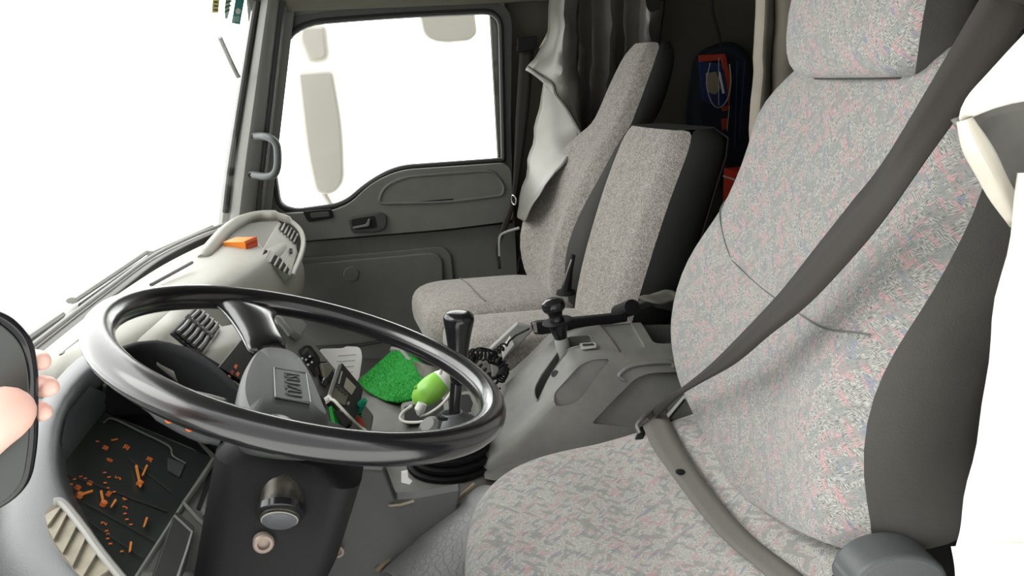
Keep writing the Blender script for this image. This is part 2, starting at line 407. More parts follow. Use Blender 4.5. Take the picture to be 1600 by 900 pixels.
# ---- A pillar on the passenger side
sec = [(-52, 2.17), (-52, 2.10), (-46, 2.075), (-36, 2.07), (-34, 2.055), (-22, 2.035), (-12, 2.04), (0, 2.06), (2, 2.07), (12, 2.085), (13, 2.11), (26, 2.12), (26, 2.17)]
rows = []
def pxr(yy): return 419.5 + (203-yy)*.115
def pk(yy): return max(.78, min(1.06, 1-(203-yy)*.00105))
for yy in (-40, 0, 60, 120, 180, 240, 300, 350, 380):
    rows.append([at(pxr(yy)-7+(dx*pk(yy) if dx < 0 else dx), yy, Y=Yv) for dx, Yv in sec])
grid('trim_3', rows, 'pillar', caps=True, struct=True)
for nme, dx, Yv, r in (('seal', -43, 2.068, .010), ('seal', 6, 2.072, .0095)):
    tube(nme, [at(pxr(yy)-7+(dx*pk(yy) if dx < 0 else dx), yy, Y=Yv) for yy in range(2, 352, 30)], r, 'seal', bpy.data.objects['trim_3'], res=8)

# ---- passenger door
D = 2.15
d1 = thing('door_1', '', '', (-.1, D, 0)); del d1['label']; del d1['category']; d1['kind'] = 'structure'
opening = rp([(436, 322, 14), (420, 215, 60), (444, 38, 62), (620, 24, 200), (782, 17, 30), (787, 250, 5), (620, 262, 40), (575, 287, 60), (538, 320, 25), (462, 330, 12)], n=8)
panel = prism('door_panel', [V(-.62, D, .02), V(.27, D, .02), V(.275, D, 1.36), V(-.55, D, 1.42)], (0, .05, 0), 'door', d1)
op3 = pxo(opening, Y=D)
v, f = prism_data([p+V(0, -.05, 0) for p in op3], (0, .2, 0)); cut(panel, v, f)
tube('window_seal', [p+V(0, -.004, 0) for p in op3], .0125, 'seal', d1, closed=True, res=8, flat=.8)
g = pxo([(800+(x-610)*1.03-190, 175+(y-175)*1.03) for x, y in opening], Y=D+.025)
prism('window_2', g, (0, .004, 0), 'glass', struct=True)
# dark frame above and beside the glass
ofr = rp([(424, 30, 40), (600, 8, 300), (800, 2, 40), (797, 256, 4), (790, 256, 4), (786, 20, 30), (620, 22, 200), (444, 36, 62), (428, 130, 60), (412, 130, 20)], n=6)
prism('window_frame', pxo(ofr, Y=D), (0, -.006, 0), 'door_dark', d1)
# belt-line moulding that carries the armrest
arm = rp([(440, 331, 6), (520, 327, 10), (548, 316, 30), (580, 285, 60), (624, 264, 40), (786, 253, 6), (797, 262, 10), (801, 342, 12), (700, 355, 100), (476, 373, 8)], n=6)
prism('armrest_moulding', pxo(arm, Y=D), (0, -.042, 0), 'door', d1, bevel=.016, seg=4)
am = bpy.data.objects['armrest_moulding']
tube('moulding_shadow', pxo([(476, 376), (600, 366), (700, 358), (800, 346)], Y=D-.004), .006, 'void', d1, res=6)  # dark tube drawn as the shadow line under the armrest moulding
pod = rp([(590, 318, 12), (600, 292, 30), (632, 276, 30), (770, 266, 16), (788, 290, 12), (786, 305, 10), (700, 316, 40)], n=6)
tube('recess_rim', pxo(pod, Y=D-.043), .006, 'door', d1, closed=True, res=8)
prism('recess', pxo(pod, Y=D-.0415), (0, -.002, 0), 'door', d1)
prism('pull_slot', pxo(rp([(598, 320, 3), (708, 310, 4), (711, 314, 4), (640, 319, 5)]), Y=D-.043), (0, -.004, 0), 'void', d1)
sw = prism('switch_bezel', pxo(rp([(473, 330, 4), (518, 326, 4), (522, 340, 4), (482, 347, 5)]), Y=D-.041), (0, -.008, 0), 'black', d1, bevel=.002)
prism('switch', pxo(rp([(484, 333, 3), (514, 330, 3), (516, 338, 3), (486, 341, 3)]), Y=D-.049), (0, -.004, 0), 'door_dark', sw, bevel=.0015)
hb = prism('handle_bezel', pxo(rp([(544, 340, 7), (596, 331, 8), (605, 336, 6), (604, 356, 8), (590, 362, 8), (549, 363, 6)]), Y=D-.041), (0, -.014, 0), 'door_dark', d1, bevel=.004)
prism('handle_cup', pxo(rp([(549, 343, 4), (586, 337, 4), (590, 356, 5), (551, 359, 4)]), Y=D-.055), (0, -.001, 0), 'void', hb)
prism('handle_lever', pxo(rp([(551, 354, 2), (572, 350, 3), (576, 341, 2), (579, 341, 2), (577, 353, 3), (552, 357, 2)]), Y=D-.056), (0, -.010, 0), 'pillar', hb, bevel=.002)
# lower panel relief
low = rp([(470, 402, 4), (600, 392, 50), (692, 383, 10), (706, 396, 14), (712, 470, 4), (712, 560, 4), (470, 560, 4)], n=6)
prism('lower_moulding', pxo(low, Y=D), (0, -.012, 0), 'door', d1, bevel=.008, seg=3)
low2 = rp([(470, 412, 4), (600, 400, 50), (680, 393, 12), (692, 404, 12), (694, 470, 4), (694, 560, 4), (470, 560, 4)], n=6)
prism('map_pocket', pxo(low2, Y=D-.012), (0, -.012, 0), 'door', d1, bevel=.008, seg=3)
c0 = at(549, 428, Y=D-.024)
lathe('round_cap', [(.027, 0), (.027, .004), (.024, .007), (.0, .0075)], c0, (0, -1, 0), 'door', d1)
tube('pocket_edge', pxo([(478, 545), (560, 540), (640, 525), (720, 508)], Y=D-.03), .006, 'door_dark', d1, res=6)
# grab handle on the pillar
gp = [at(x, y, Y=Yv) for x, y, Yv in ((398, 213, 2.035), (412, 213, 1.985), (424, 217, 1.965), (432, 226, 1.96), (434, 242, 1.96), (433, 262, 1.96), (427, 273, 1.965), (414, 276, 1.985), (393, 273, 2.03))]
gh = thing('grab_handle', 'dark grey plastic grab handle screwed to the pillar beside the passenger window', 'handle', gp[0])
tube('grip', cr(gp, 5), .0125, 'bezel', gh, res=10)
for q in (gp[0], gp[-1]):
    lathe('screw', [(.008, 0), (.008, .004), (.005, .005), (0, .003)], q+V(0, -.011, 0), (0, -1, 0), 'black', gh, res=12)
p = at(424, 147, Y=2.1)
box('door_buffer', p, (.022, .03, .026), 'black', bevel=.004, label='small black rubber buffer on the passenger window edge above the grab handle', cat='buffer')

# ================================================================== OUTSIDE THE GLASS
def ext_mirror(pts, Y, name, lab, arm_pts):
    o = pxo(pts, Y=Y); c = sum(o, Vector())/len(o)
    t = thing(name, lab, 'mirror', c, None)
    prism('mirror_housing', o, (0, .07, 0), 'mirror', t, bevel=.02, seg=3)
    tube('mirror_arm', pxo(arm_pts, Y=Y+.03), .012, 'mirror', t, res=8)
ext_mirror(rp([(463, 60, 10), (468, 38, 8), (510, 36, 12), (516, 96, 18), (480, 100, 12)]), 2.55, 'side_mirror', 'small square outside mirror at the top left of the passenger window', [(470, 50), (440, 20), (430, -20)])
ext_mirror(rp([(463, 112, 8), (520, 108, 12), (536, 200, 60), (538, 285, 16), (520, 305, 14), (492, 303, 14), (478, 240, 40)]), 2.5, 'side_mirror', 'tall outside mirror at the left of the passenger window', [(505, 300), (516, 318), (530, 345)])
ext_mirror(rp([(655, 24, 6), (742, 18, 6), (746, 52, 14), (735, 63, 14), (690, 67, 20), (663, 58, 14)]), 2.5, 'kerb_mirror', 'beige outside kerb mirror at the top right of the passenger window', [(700, 24), (700, -20)])
# wipers lying on the glass
def on_glass(px, py, off=-.02):
    # a point just outside the curved windshield
    d = FW + RT*((px-800)/FPX) + UP*((450-py)/FPX)
    t = .5
    for _ in range(2000):
        p = CAM+d*t
        xb = None
        for a, b in zip(bl, bl[1:]):
            if a.y <= p.y <= b.y: xb = a.x+(b.x-a.x)*(p.y-a.y)/(b.y-a.y); break
        if xb is not None and p.x <= xb+.165*(p.z-.69)+off: return p
        t += .002
    return CAM+d*t
def wiper(a, b, lab):
    n = 9; pts = [on_glass(a[0]+(b[0]-a[0])*i/n, a[1]+(b[1]-a[1])*i/n, -.03) for i in range(n+1)]
    t = thing('windshield_wiper', lab, 'wiper', pts[0], 'wipers outside the windshield')
    tube('wiper_arm', pts, .012, 'ltgrey', t, res=8, flat=.6)
    tube('wiper_blade', [p+V(.016, 0, -.012) for p in pts], .006, 'black', t, res=6)
wiper((234, 396), (330, 354), 'wiper lying outside the windshield nearest the passenger pillar')
wiper((112, 470), (226, 394), 'wiper lying outside the windshield, the middle one of three')
wiper((30, 535), (93, 492), 'wiper lying outside the windshield, closest to the phone')
pts = [on_glass(*q, -.02) for q in ((372, 120), (362, 100), (352, 78), (343, 58))]
tube('mirror_bracket', cr(pts, 4), .008, 'ltgrey', res=8, label='thin grey mirror bracket outside the upper windshield corner', cat='bracket')

# stickers on the windshield
def sticker(px, mat, name, lab):
    o = [on_glass(x, y, .006) for x, y in px]; n = V(1, 0, -.16).normalized()
    return thing_sticker(name, lab, o, n, mat)
def thing_sticker(name, lab, o, n, mat):
    c = sum(o, Vector())/len(o); t = thing(name, lab, 'sticker', c)
    # one flat patch through the centre
    e1 = (o[1]-o[0]).normalized(); nn = (o[1]-o[0]).cross(o[2]-o[0]).normalized()
    prism('backing', [p-nn*((p-c).dot(nn)) for p in o], nn*.0008, mat, t); return t, nn, c
def on_st(px, py, c, nn):
    d = FW + RT*((px-800)/FPX) + UP*((450-py)/FPX); return CAM+d*((c-CAM).dot(nn)/d.dot(nn))
def patch(name, px, t, nn, c, mat, k=.0012):
    s = -1 if nn.dot(CAM-c) < 0 else 1
    o = [on_st(x, y, c+nn*s*k, nn) for x, y in px]; prism(name, o, nn*s*.0005, mat, t)
t, nn, c = sticker([(334, -16), (345, -16), (341, 20), (331, 20)], 'st_y', 'yellow_sticker', 'yellow sticker with dark characters at the top of the windshield')
for k in range(3): patch('lettering', [(334.5, 2+k*6), (341, 2.5+k*6), (340.5, 5+k*6), (334, 4.5+k*6)], t, nn, c, 'ink')
t, nn, c = sticker(rp([(351, -14, 5), (363, -14, 5), (361, 18, 4), (358, 29, 5), (352, 30, 5), (349, 15, 5)]), 'st_g', 'oval_sticker', 'pale green oval sticker with dark lettering at the top of the windshield')
for q in (((352, 2), (362, 6)), ((351, 9), (361, 14)), ((351, 16), (359, 21))):
    (x0, y0), (x1, y1) = q; patch('lettering', [(x0, y0+1.5), (x1, y0-2), (x1, y0+.5), (x0, y0+4)], t, nn, c, 'ink')
t, nn, c = sticker([(370, -12), (384, -10), (375, 38.5), (362, 36)], 'st_t', 'teal_sticker', 'teal rectangular sticker with a white disc beside the pillar on the windshield')
patch('disc', [(372+4.2*cos(a*pi/6), 17.5+4.8*sin(a*pi/6)) for a in range(12)], t, nn, c, 'white')
for k in range(3): patch('lettering', [(365.5+k*3.2, 25), (367.3+k*3.2, 25.4), (366+k*3.2, 34.5), (364.2+k*3.2, 34)], t, nn, c, 'st_g')

# ================================================================== DASHBOARD
dash = thing('dashboard', 'light grey plastic dashboard running under the windshield', 'dashboard', (-.55, 1.0, 0))
# body: profiles in X-Z at stations along Y
def prof(y, xf, zf, xr, zr, xb, zb, xl, zl):
    return [V(xf-.02, y, .30), V(xf-.02, y, zf-.05), V(xf, y, zf-.006), V(xf+.03, y, zf), V((xf+xr)/2, y, (zf+zr)/2+.008), V(xr-.03, y, zr+.001), V(xr, y, zr-.012), V(xr+.012, y, zr-.05), V(xb, y, zb), V(xl, y, zl), V(xl-.03, y, .22)]
def fx(y):
    for a, b in zip(bl, bl[1:]):
        if a.y <= y <= b.y: return a.x+(b.x-a.x)*(y-a.y)/(b.y-a.y)
    return bl[-1].x
st = [(.68, .70, -.545, .715, -.50, .55, -.52, .4), (.74, .70, -.53, .715, -.46, .56, -.49, .4), (1.0, .70, -.505, .705, -.40, .53, -.45, .38), (1.15, .695, -.50, .695, -.44, .5, -.5, .36),
      (1.40, .685, -.49, .675, -.44, .5, -.5, .36), (1.60, .68, -.485, .66, -.43, .52, -.47, .40), (1.95, .68, -.46, .65, -.425, .52, -.46, .42), (2.045, .68, -.50, .63, -.46, .5, -.5, .42)]
rows = [prof(y, fx(y)+.028, a, b, c_, d_, e_, f_, g_) for y, a, b, c_, d_, e_, f_, g_ in st]
grid('dash_body', rows, 'dash', dash, caps=True, sub=2)
for (x0, y0), (x1, y1) in (((96, 556), (150, 512)), ((160, 503), (222, 456)), ((236, 445), (300, 410))):
    q = [at(x0+(x1-x0)*t, y0+(y1-y0)*t, Z=.708) for t in (0, .5, 1)]
    tube('defroster_slot', q, .004, 'vent', dash, res=6)
# raised rim round the tray at the passenger end
rim = cr([at(x, y, Y=Yv) for x, y, Yv in ((316, 404, 1.53), (330, 386, 1.64), (352, 362, 1.82), (378, 345, 1.96), (406, 338, 2.02), (434, 338, 2.02), (454, 346, 2.01), (469, 360, 1.98), (474, 378, 1.92), (470, 400, 1.82), (457, 431, 1.68))], 5)
tube('tray_rim', rim, [.012]+[.019]*24+[.013]*5+[.008]*(len(rim)-30), 'dash', dash, res=12, hint=(0, 0, 1))
tray = prism('tray_floor', [at(x, y, Y=Yv) for x, y, Yv in ((318, 408, 1.52), (352, 366, 1.82), (380, 349, 1.96), (436, 345, 2.0), (405, 403, 1.62), (400, 412, 1.56))], (0, 0, -.03), 'dashd', dash)
# rear facing vent panel beyond the tray
vp = [at(405, 400, Y=1.62), at(436, 346, Y=1.99), at(455, 352, Y=1.99), at(469, 368, Y=1.96), at(470, 390, Y=1.86), at(454, 431, Y=1.66)]
_pn = (vp[1]-vp[0]).cross(vp[5]-vp[0]).normalized()
vp = [p-_pn*((p-vp[0]).dot(_pn)) for p in vp]
vb = prism('vent_panel', vp, (-.02, 0, -.02), 'dash', dash, bevel=.002)
vn = (vp[1]-vp[0]).cross(vp[5]-vp[0]).normalized()
if vn.dot(CAM-vp[0]) < 0: vn = -vn
def onplane(px, py, p0, n):
    d = FW + RT*((px-800)/FPX) + UP*((450-py)/FPX); return CAM+d*((p0-CAM).dot(n)/d.dot(n))
for row, nme in ((((414, 390), (452, 421), (449, 428), (408, 402)), 0), (((440, 348), (466, 372), (462, 381), (436, 357)), 1)):
    a, b, c_, d_ = row
    vent = prism('air_vent', [onplane(*q, vp[0]+vn*.003, vn) for q in (a, ((a[0]*.45+b[0]*.55)+3, a[1]*.45+b[1]*.55-4), b, c_, ((c_[0]+d_[0])/2+1, (c_[1]+d_[1])/2-1), d_)], vn*.001, 'void', vb)
    for k in range(5):
        t = (k+.7)/5.4
        p0 = (a[0]+(b[0]-a[0])*t+2.5, a[1]+(b[1]-a[1])*t-3.2); p1 = (d_[0]+(c_[0]-d_[0])*t, d_[1]+(c_[1]-d_[1])*t+.5)
        A_, B_ = onplane(*p0, vp[0]+vn*.004, vn), onplane(*p1, vp[0]+vn*.004, vn)
        tube('louvre', [A_, B_], .0032, 'dash', vent, res=6)
prism('vent_knob', [onplane(x, y, vp[0]+vn*.004, vn) for x, y in ((452, 389), (456, 390), (456, 397), (453, 396))], vn*.004, 'black', vb)

# centre vent facing the driver
cv0 = at(310, 515, Y=.86)
cu_ = (at(345, 560, Y=.80)-at(275, 525, Y=.80)).normalized()          # towards the driver, down
L_, T_, B_ = at(267, 519, Y=.75), at(307, 478, Y=.99), at(312, 557, Y=.74)
R_ = T_+(B_-L_); n_ = (T_-L_).cross(B_-L_).normalized()
if n_.dot(CAM-L_) < 0: n_ = -n_
ya, vd = (T_-L_), (B_-L_)
cvent = prism('centre_vent', [L_, T_, R_, B_], -n_*.03, 'black', dash, bevel=.003)
for h in (0, 1):
    s0 = .05+.5*h
    fr_ = prism('vent_opening', [L_+ya*(s0+a)+vd*b+n_*.001 for a, b in ((0, .06), (.40, .06), (.40, .94), (0, .94))], n_*.001, 'void', cvent)
    for k in range(5):
        t_ = .14+k*.18
        tube('louvre', [L_+ya*s0+vd*t_+n_*.004, L_+ya*(s0+.2)+vd*(t_+.02)+n_*.006, L_+ya*(s0+.4)+vd*t_+n_*.004], .0034, 'vent', fr_, res=6)
for a in (.485, .515): tube('divider', [L_+ya*a+n_*.005, L_+ya*a+vd+n_*.005],   .0035, 'vent', cvent, res=6)
for k in range(4): tube('divider_rung', [L_+ya*.47+vd*(.18+k*.2)+n_*.006, L_+ya*.53+vd*(.18+k*.2)+n_*.006], .0028, 'vent', cvent, res=6)
# surround of the vent and the centre stack, one sloping fascia
E1 = L_+vd*-.25-ya*.35; E2 = T_-vd*.25+ya*.12
s1 = at(446, 480, Y=1.035); s2 = at(588, 650, Y=1.0); yv = V(.0, -.36, .01)
sn = (s2-s1).cross(yv).normalized()
if sn.dot(CAM-s1) < 0: sn = -sn
grid('vent_surround', [[L_-ya*.4-vd*.45-n_*.01, T_+ya*.1-vd*.45-n_*.01], [L_-ya*.4-n_*.004, T_+ya*.1-n_*.004], [L_-ya*.4+vd*1.05-n_*.004, T_+ya*.1+vd*1.05-n_*.004], [s1+yv+(s2-s1)*.15, s1+(s2-s1)*.06]], 'dash', dash, solid=.02)
stack = prism('centre_stack', [s1, s2, s2+yv, s1+yv], -sn*.14, 'dashd', dash, bevel=.012, seg=3)
def on_s(px, py, h=0): return onplane(px, py, s1+sn*h, sn)
def spatch(name, px, h0, h1, mat, par, **k): return prism(name, [on_s(x, y, h0) for x, y in px], sn*(h1-h0), mat, par, **k)
sp_ = spatch('warning_panel', [(338, 577), (374, 533), (402, 560), (384, 606)], .002, .008, 'black', stack)
for q, c_ in (((368, 573), 'num'), ((362, 582), 'redd'), ((357, 590), 'num'), ((371, 585), 'num')):
    spatch('warning_mark', [(q[0]-3, q[1]), (q[0], q[1]-4), (q[0]+3, q[1]-1), (q[0], q[1]+4)], .008, .009, c_, sp_)
spatch('ashtray', [(420, 485), (446, 488), (473, 515), (462, 534), (448, 524)], .001, .016, 'dashd', stack, bevel=.004)
spatch('ashtray_lip', [(428, 497), (434, 498), (452, 518), (450, 526)], .016, .020, 'pillar', stack)
rk = spatch('heater_panel', rp([(466, 548, 3), (474, 541, 4), (484, 541, 4), (498, 560, 4), (500, 584, 4), (492, 590, 3)]), .001, .004, 'blackgloss', stack)
lathe('heater_knob', [(.013, 0), (.012, .010), (.010, .012), (0, .012)], on_s(478, 557, .004), sn, 'black', rk, res=16)
for k, (x, y) in enumerate(((472, 560), (478, 562), (484, 557), (487, 566), (481, 570))):
    spatch('icon', [(x-2, y), (x, y-2), (x+2.2, y), (x, y+2)], .0175, .018, 'white', rk)
sw_ = spatch('switch_bank', [(494, 566), (508, 566), (522, 586), (508, 606), (500, 594)], .001, .004, 'black', stack)
spatch('rocker_switch', [(497, 571), (507, 570), (515, 582), (505, 596)], .004, .012, 'lcd2', sw_, bevel=.002)
spatch('rocker_switch', [(503, 590), (510, 596), (506, 607), (500, 600)], .004, .010, 'blackgloss', sw_, bevel=.002)
# radio
rd = spatch('radio', [(528, 571), (562, 612), (556, 640), (542, 672), (509, 632), (512, 620)], .001, .012, 'black', stack, bevel=.002)
spatch('radio_frame', [(526, 572), (530, 573), (514, 624), (510, 622)], .012, .016, 'ltgrey', rd)
spatch('display', rp([(524, 605, 2), (543, 618, 2), (538, 634, 2), (516, 622, 2)]), .012, .0135, 'lcd2', rd)
spatch('label', [(541, 590), (556, 605), (549, 617), (537, 605)], .012, .013, 'lcd', rd)
spatch('lettering', [(533, 580), (535, 581), (530, 600), (528, 599)], .012, .0128, 'paper', rd)
for k in range(4): spatch('button', [(525+k*4.5, 602+k*3.6), (528+k*4.5, 604+k*3.6), (526+k*4.5, 608+k*3.6), (523+k*4.5, 606+k*3.6)], .012, .015, 'door_dark', rd)
for x, y in ((543, 631), (532, 642)): spatch('button', [(x-2.5, y), (x, y-3), (x+2.5, y), (x, y+3)], .012, .015, 'ltgrey', rd)
spatch('cassette_slot', [(521, 643), (528, 641), (545, 661), (538, 670)], .012, .014, 'void', rd)
spatch('green_strip', [(512, 632), (518, 634), (527, 668), (520, 670)], .001, .008, 'turf', stack)
# white charging lead plugged into the radio
wc = [on_s(513, 623, .022), on_s(522, 626, .032), on_s(532, 636, .036), on_s(545, 650, .034), at(562, 666, Y=.86), at(584, 682, Y=.84)]
ld = thing('white_lead', 'thin white lead plugged into the radio face on the centre stack', 'cable', wc[0])
tube('cable', cr(wc, 5), .0028, 'cord', ld, res=8)
tube('plug', [wc[0]-sn*.008, wc[0]+sn*.004, wc[0].lerp(wc[1], .35)], [.006, .006, .004], 'cord', ld, res=8)

# instrument binnacle ------------------------------------------------
q1, q2, q3 = at(165, 652, X=-.49), at(335, 717, X=-.365), at(215, 900, X=-.365)
cn = (q3-q2).cross(q1-q2).normalized()
if cn.dot(CAM-q2) < 0: cn = -cn
def on_c(px, py, h=0): return onplane(px, py, q2+cn*h, cn)
cluster = prism('instrument_panel', [on_c(x, y) for x, y in ((165, 645), (335, 717), (205, 915), (60, 820), (80, 730))], -cn*.03, 'lens', dash)
def cpatch(name, px, h0, h1, mat, par, **k): return prism(name, [on_c(x, y, h0) for x, y in px], cn*(h1-h0), mat, par, **k)
cr_ = (at(165, 652, X=-.49)-at(97, 740, X=-.49)).normalized(); cr_ = (cr_-cn*cr_.dot(cn)).normalized(); cup = cn.cross(cr_)
for s, (x, y), sz in (('0', (172, 719), .014), ('10', (165, 700), .013), ('20', (198, 699), .014), ('30', (234, 718), .014), ('5', (185, 747), .014), ('60', (122, 762), .012), ('80', (141, 755), .011), ('100', (170, 772), .010), ('4', (195, 780), .011), ('3', (196, 793), .011), ('2', (163, 818), .012)):
    text_mesh('gauge_number', s, sz*.8, on_c(x, y, .0012), cr_, cup, 'num', cluster)
for (x0, y0), (x1, y1), w in (((212, 728), (219, 762), 2.2), ((229, 728), (222, 744), 2), ((125, 774), (144, 768), 2.0), ((157, 768), (161, 788), 2.2), ((180, 782), (173, 793), 2.4), ((229, 810), (224, 824), 2), ((204, 848), (202, 863), 2.0)):
    d = Vector((x1-x0, y1-y0)).normalized(); e = Vector((-d.y, d.x))*w*.72
    cpatch('needle', [(x0+e.x, y0+e.y), (x1+e.x*.8, y1+e.y*.8), (x1-e.x*.8, y1-e.y*.8), (x0-e.x, y0-e.y)], .003, .005, 'needle', cluster)
for (x, y) in ((217, 757), (160, 789), (123, 776)): lathe('needle_hub', [(.004, 0), (.004, .005), (0, .006)], on_c(x, y, .001), cn, 'num', cluster, res=10)
for (x, y) in ((152, 690), (176, 688), (181, 687), (163, 739), (170, 746), (164, 755), (111, 757), (110, 766), (116, 749), (126, 745), (133, 748), (111, 775), (168, 763), (178, 769), (195, 803), (198, 812), (204, 820), (166, 830), (168, 835), (168, 842), (172, 850), (190, 862)):
    cpatch('gauge_tick', [(x-2.6, y-.6), (x+2.2, y-1.2), (x+2.6, y+.6), (x-2.2, y+1.2)], .001, .002, 'num', cluster)
for a, b in (((98, 738), (262, 800)), ((112, 775), (245, 848)), ((130, 810), (222, 872)), ((200, 716), (268, 770))):
    d = (Vector(b)-Vector(a)).normalized(); e = Vector((-d.y, d.x))*.6
    cpatch('gauge_divider', [(a[0]+e.x, a[1]+e.y), (b[0]+e.x, b[1]+e.y), (b[0]-e.x, b[1]-e.y), (a[0]-e.x, a[1]-e.y)], .001, .002, 'door_dark', cluster)
tube('lens_edge', cr([on_c(x, y, .004) for x, y in ((162, 660), (176, 654), (220, 675), (264, 697), (270, 712), (290, 724))], 4), .0014, 'pillar', cluster, res=6)
tube('lens_edge', [on_c(x, y, .004) for x, y in ((333, 718), (292, 780), (215, 900), (205, 915))], .0032, 'pillar', cluster, res=6)
cpatch('brake_lamp_card', [(262, 716), (288, 726), (280, 746), (262, 736)], .001, .002, 'bezel', cluster)
# binnacle shell: outer skin, crown and inner walls swept round the panel
crown = [(250, 960, .655), (196, 905, .675), (152, 850, .69), (119, 788, .702), (99, 748, .71), (92, 703, .716), (98, 652, .724), (122, 611, .731), (150, 582, .737), (176, 566, .742)]
rows = []
outer = [(150, 1000), (75, 935), (30, 880), (-4, 815), (8, 745), (28, 680), (52, 630), (82, 585), (118, 548), (150, 532)]
for (x, y, z), (xo, yo) in zip(crown, outer):
    a = at(x, y, Z=z); b = at((x+xo)/2, (y+yo)/2, Z=z+.012); c_ = at(xo, yo, Z=z+.003)
    away = (c_-a); away.z = 0; away.normalize()
    rows.append([on_c(x+8, y, -.005)-away*.0, a-V(0, 0, .03), a, a.lerp(b, .4)+V(0, 0, .004), b, c_, c_+away*.03-V(0, 0, .05), c_+away*.05-V(0, 0, .30)])
grid('binnacle_bezel', rows, 'bezel', dash, sub=1, solid=.004)
rpl = [on_c(95, 725, .004), on_c(176, 620, .004), at(141, 603, Z=.735), at(104, 648, Z=.724), at(96, 690, Z=.718)]
prism('recess_plate', rpl, (.0, 0, -.004), 'dkrecess', dash)
# crown running over the far end, dark inside
far = [(176, 566, .742), (184, 556, .744), (198, 548, .744), (240, 535, .74), (300, 549, .73), (350, 582, .715), (385, 618, .695)]
rows = []
for i, (x, y, z) in enumerate(far):
    a = at(x, y, Z=z)
    in_ = on_c(*((165, 652), (185, 655), (225, 650), (265, 665), (310, 690), (335, 715), (345, 722))[i], h=-.004)
    rows.append([in_, in_.lerp(a, .5)+V(-.01, .01, -.005), a, a+V(-.006, .012, .006), a+V(-.03, .045, -.004), a+V(-.05, .07, -.10)])
grid('binnacle_hood', rows, 'hood', dash, sub=1, solid=.004)
prism('binnacle_side_wall', pxo([(190, 556), (240, 535), (300, 549), (350, 580), (395, 622), (420, 700), (350, 740), (335, 722), (300, 700), (180, 650)], Y=.672), (0, .012, 0), 'hood', dash)
prism('dash_end', [V(-.64, .03, .68), V(-.52, .03, .66), V(-.46, .03, .52), V(-.50, .03, .22), V(-.64, .03, .22)], (0, .62, 0), 'dashd', dash, bevel=.02, seg=3)
# side vent with tan louvres in the near end of the binnacle
tvp = [(69, 802), (84, 788), (98, 790), (130, 836), (184, 905), (180, 915), (136, 915), (96, 870), (77, 838)]
t0 = at(80, 795, Z=.729); tn = V(.25, -.45, .85).normalized()
tv = prism('side_vent', [onplane(x, y, t0, tn) for x, y in rp(tvp, 8, n=3)], tn*.002, 'tanvent', dash)
lft = cr([V(70, 806, 0), V(80, 838, 0), V(99, 868, 0), V(124, 900, 0), V(140, 915, 0)], 10); rgt = cr([V(93, 792, 0), V(106, 806, 0), V(127, 836, 0), V(152, 868, 0), V(180, 905, 0)], 10)
for k in range(6):
    def pt(c_, t): return c_[max(0, min(len(c_)-1, int(round(t*(len(c_)-1)))))]
    q4 = [pt(lft, k/6+.012), pt(lft, (k+1)/6-.012), pt(rgt, (k+1)/6-.085), pt(rgt, k/6-.06)]
    bot = [onplane(p.x, p.y, t0+tn*.003, tn) for p in q4]; bot = [p+(bot[(n_i+2) % 4]-p)*.0 for n_i, p in enumerate(bot)]
    up = [bot[0]+tn*.001, bot[1]+tn*.005, bot[2]+tn*.005, bot[3]+tn*.001]
    mk('louvre', bot+up, [[3, 2, 1, 0], [4, 5, 6, 7], [0, 1, 5, 4], [1, 2, 6, 5], [2, 3, 7, 6], [3, 0, 4, 7]], 'tanvent', tv, smooth=False)
tube('vent_rim', [onplane(x, y, t0+tn*.006, tn) for x, y in cr([V(86, 785, 0), V(103, 790, 0), V(130, 826, 0), V(160, 868, 0), V(195, 905, 0)], 4) for x, y in ((x, y),)] if False else [onplane(p.x, p.y, t0+tn*.008, tn) for p in cr([V(84, 784, 0), V(98, 786, 0), V(128, 822, 0), V(160, 866, 0), V(200, 915, 0)], 4)], .0038, 'ltgrey', tv, res=8)
# lower fascia: slot, ash tray and trim to the right of the cluster
lf = [(338, 716), (372, 700), (345, 830), (310, 905), (212, 905)]
def on_c2(px, py, h=0): return on_c(px, py, h)
fas = cpatch('lower_fascia', [(336, 716), (380, 715), (360, 800), (312, 910), (208, 910)], -.012, .004, 'dashd', dash, bevel=.003)
cpatch('fascia_slot', rp([(334, 716, 4), (350, 717, 4), (346, 742, 4), (320, 800, 4), (306, 796, 3)]), .004, .006, 'void', fas)
cpatch('slot_card', [(327, 764), (338, 762), (330, 800), (316, 808), (312, 800)], .006, .009, 'metal', fas)
cpatch('ash_drawer', rp([(270, 806, 4), (300, 830, 5), (284, 900, 3), (276, 915, 3), (232, 915, 4)]), .004, .012, 'door_dark', fas, bevel=.002)
tube('drawer_edge', [on_c(x, y, .012) for x, y in ((272, 806), (283, 816), (300, 832), (292, 860), (274, 912))], .002, 'ltgrey', fas, res=6)
tube('fascia_edge', [on_c(x, y, .006) for x, y in ((334, 718), (318, 745), (287, 788), (310, 812), (325, 825))], .004, 'pillar', fas, res=6)

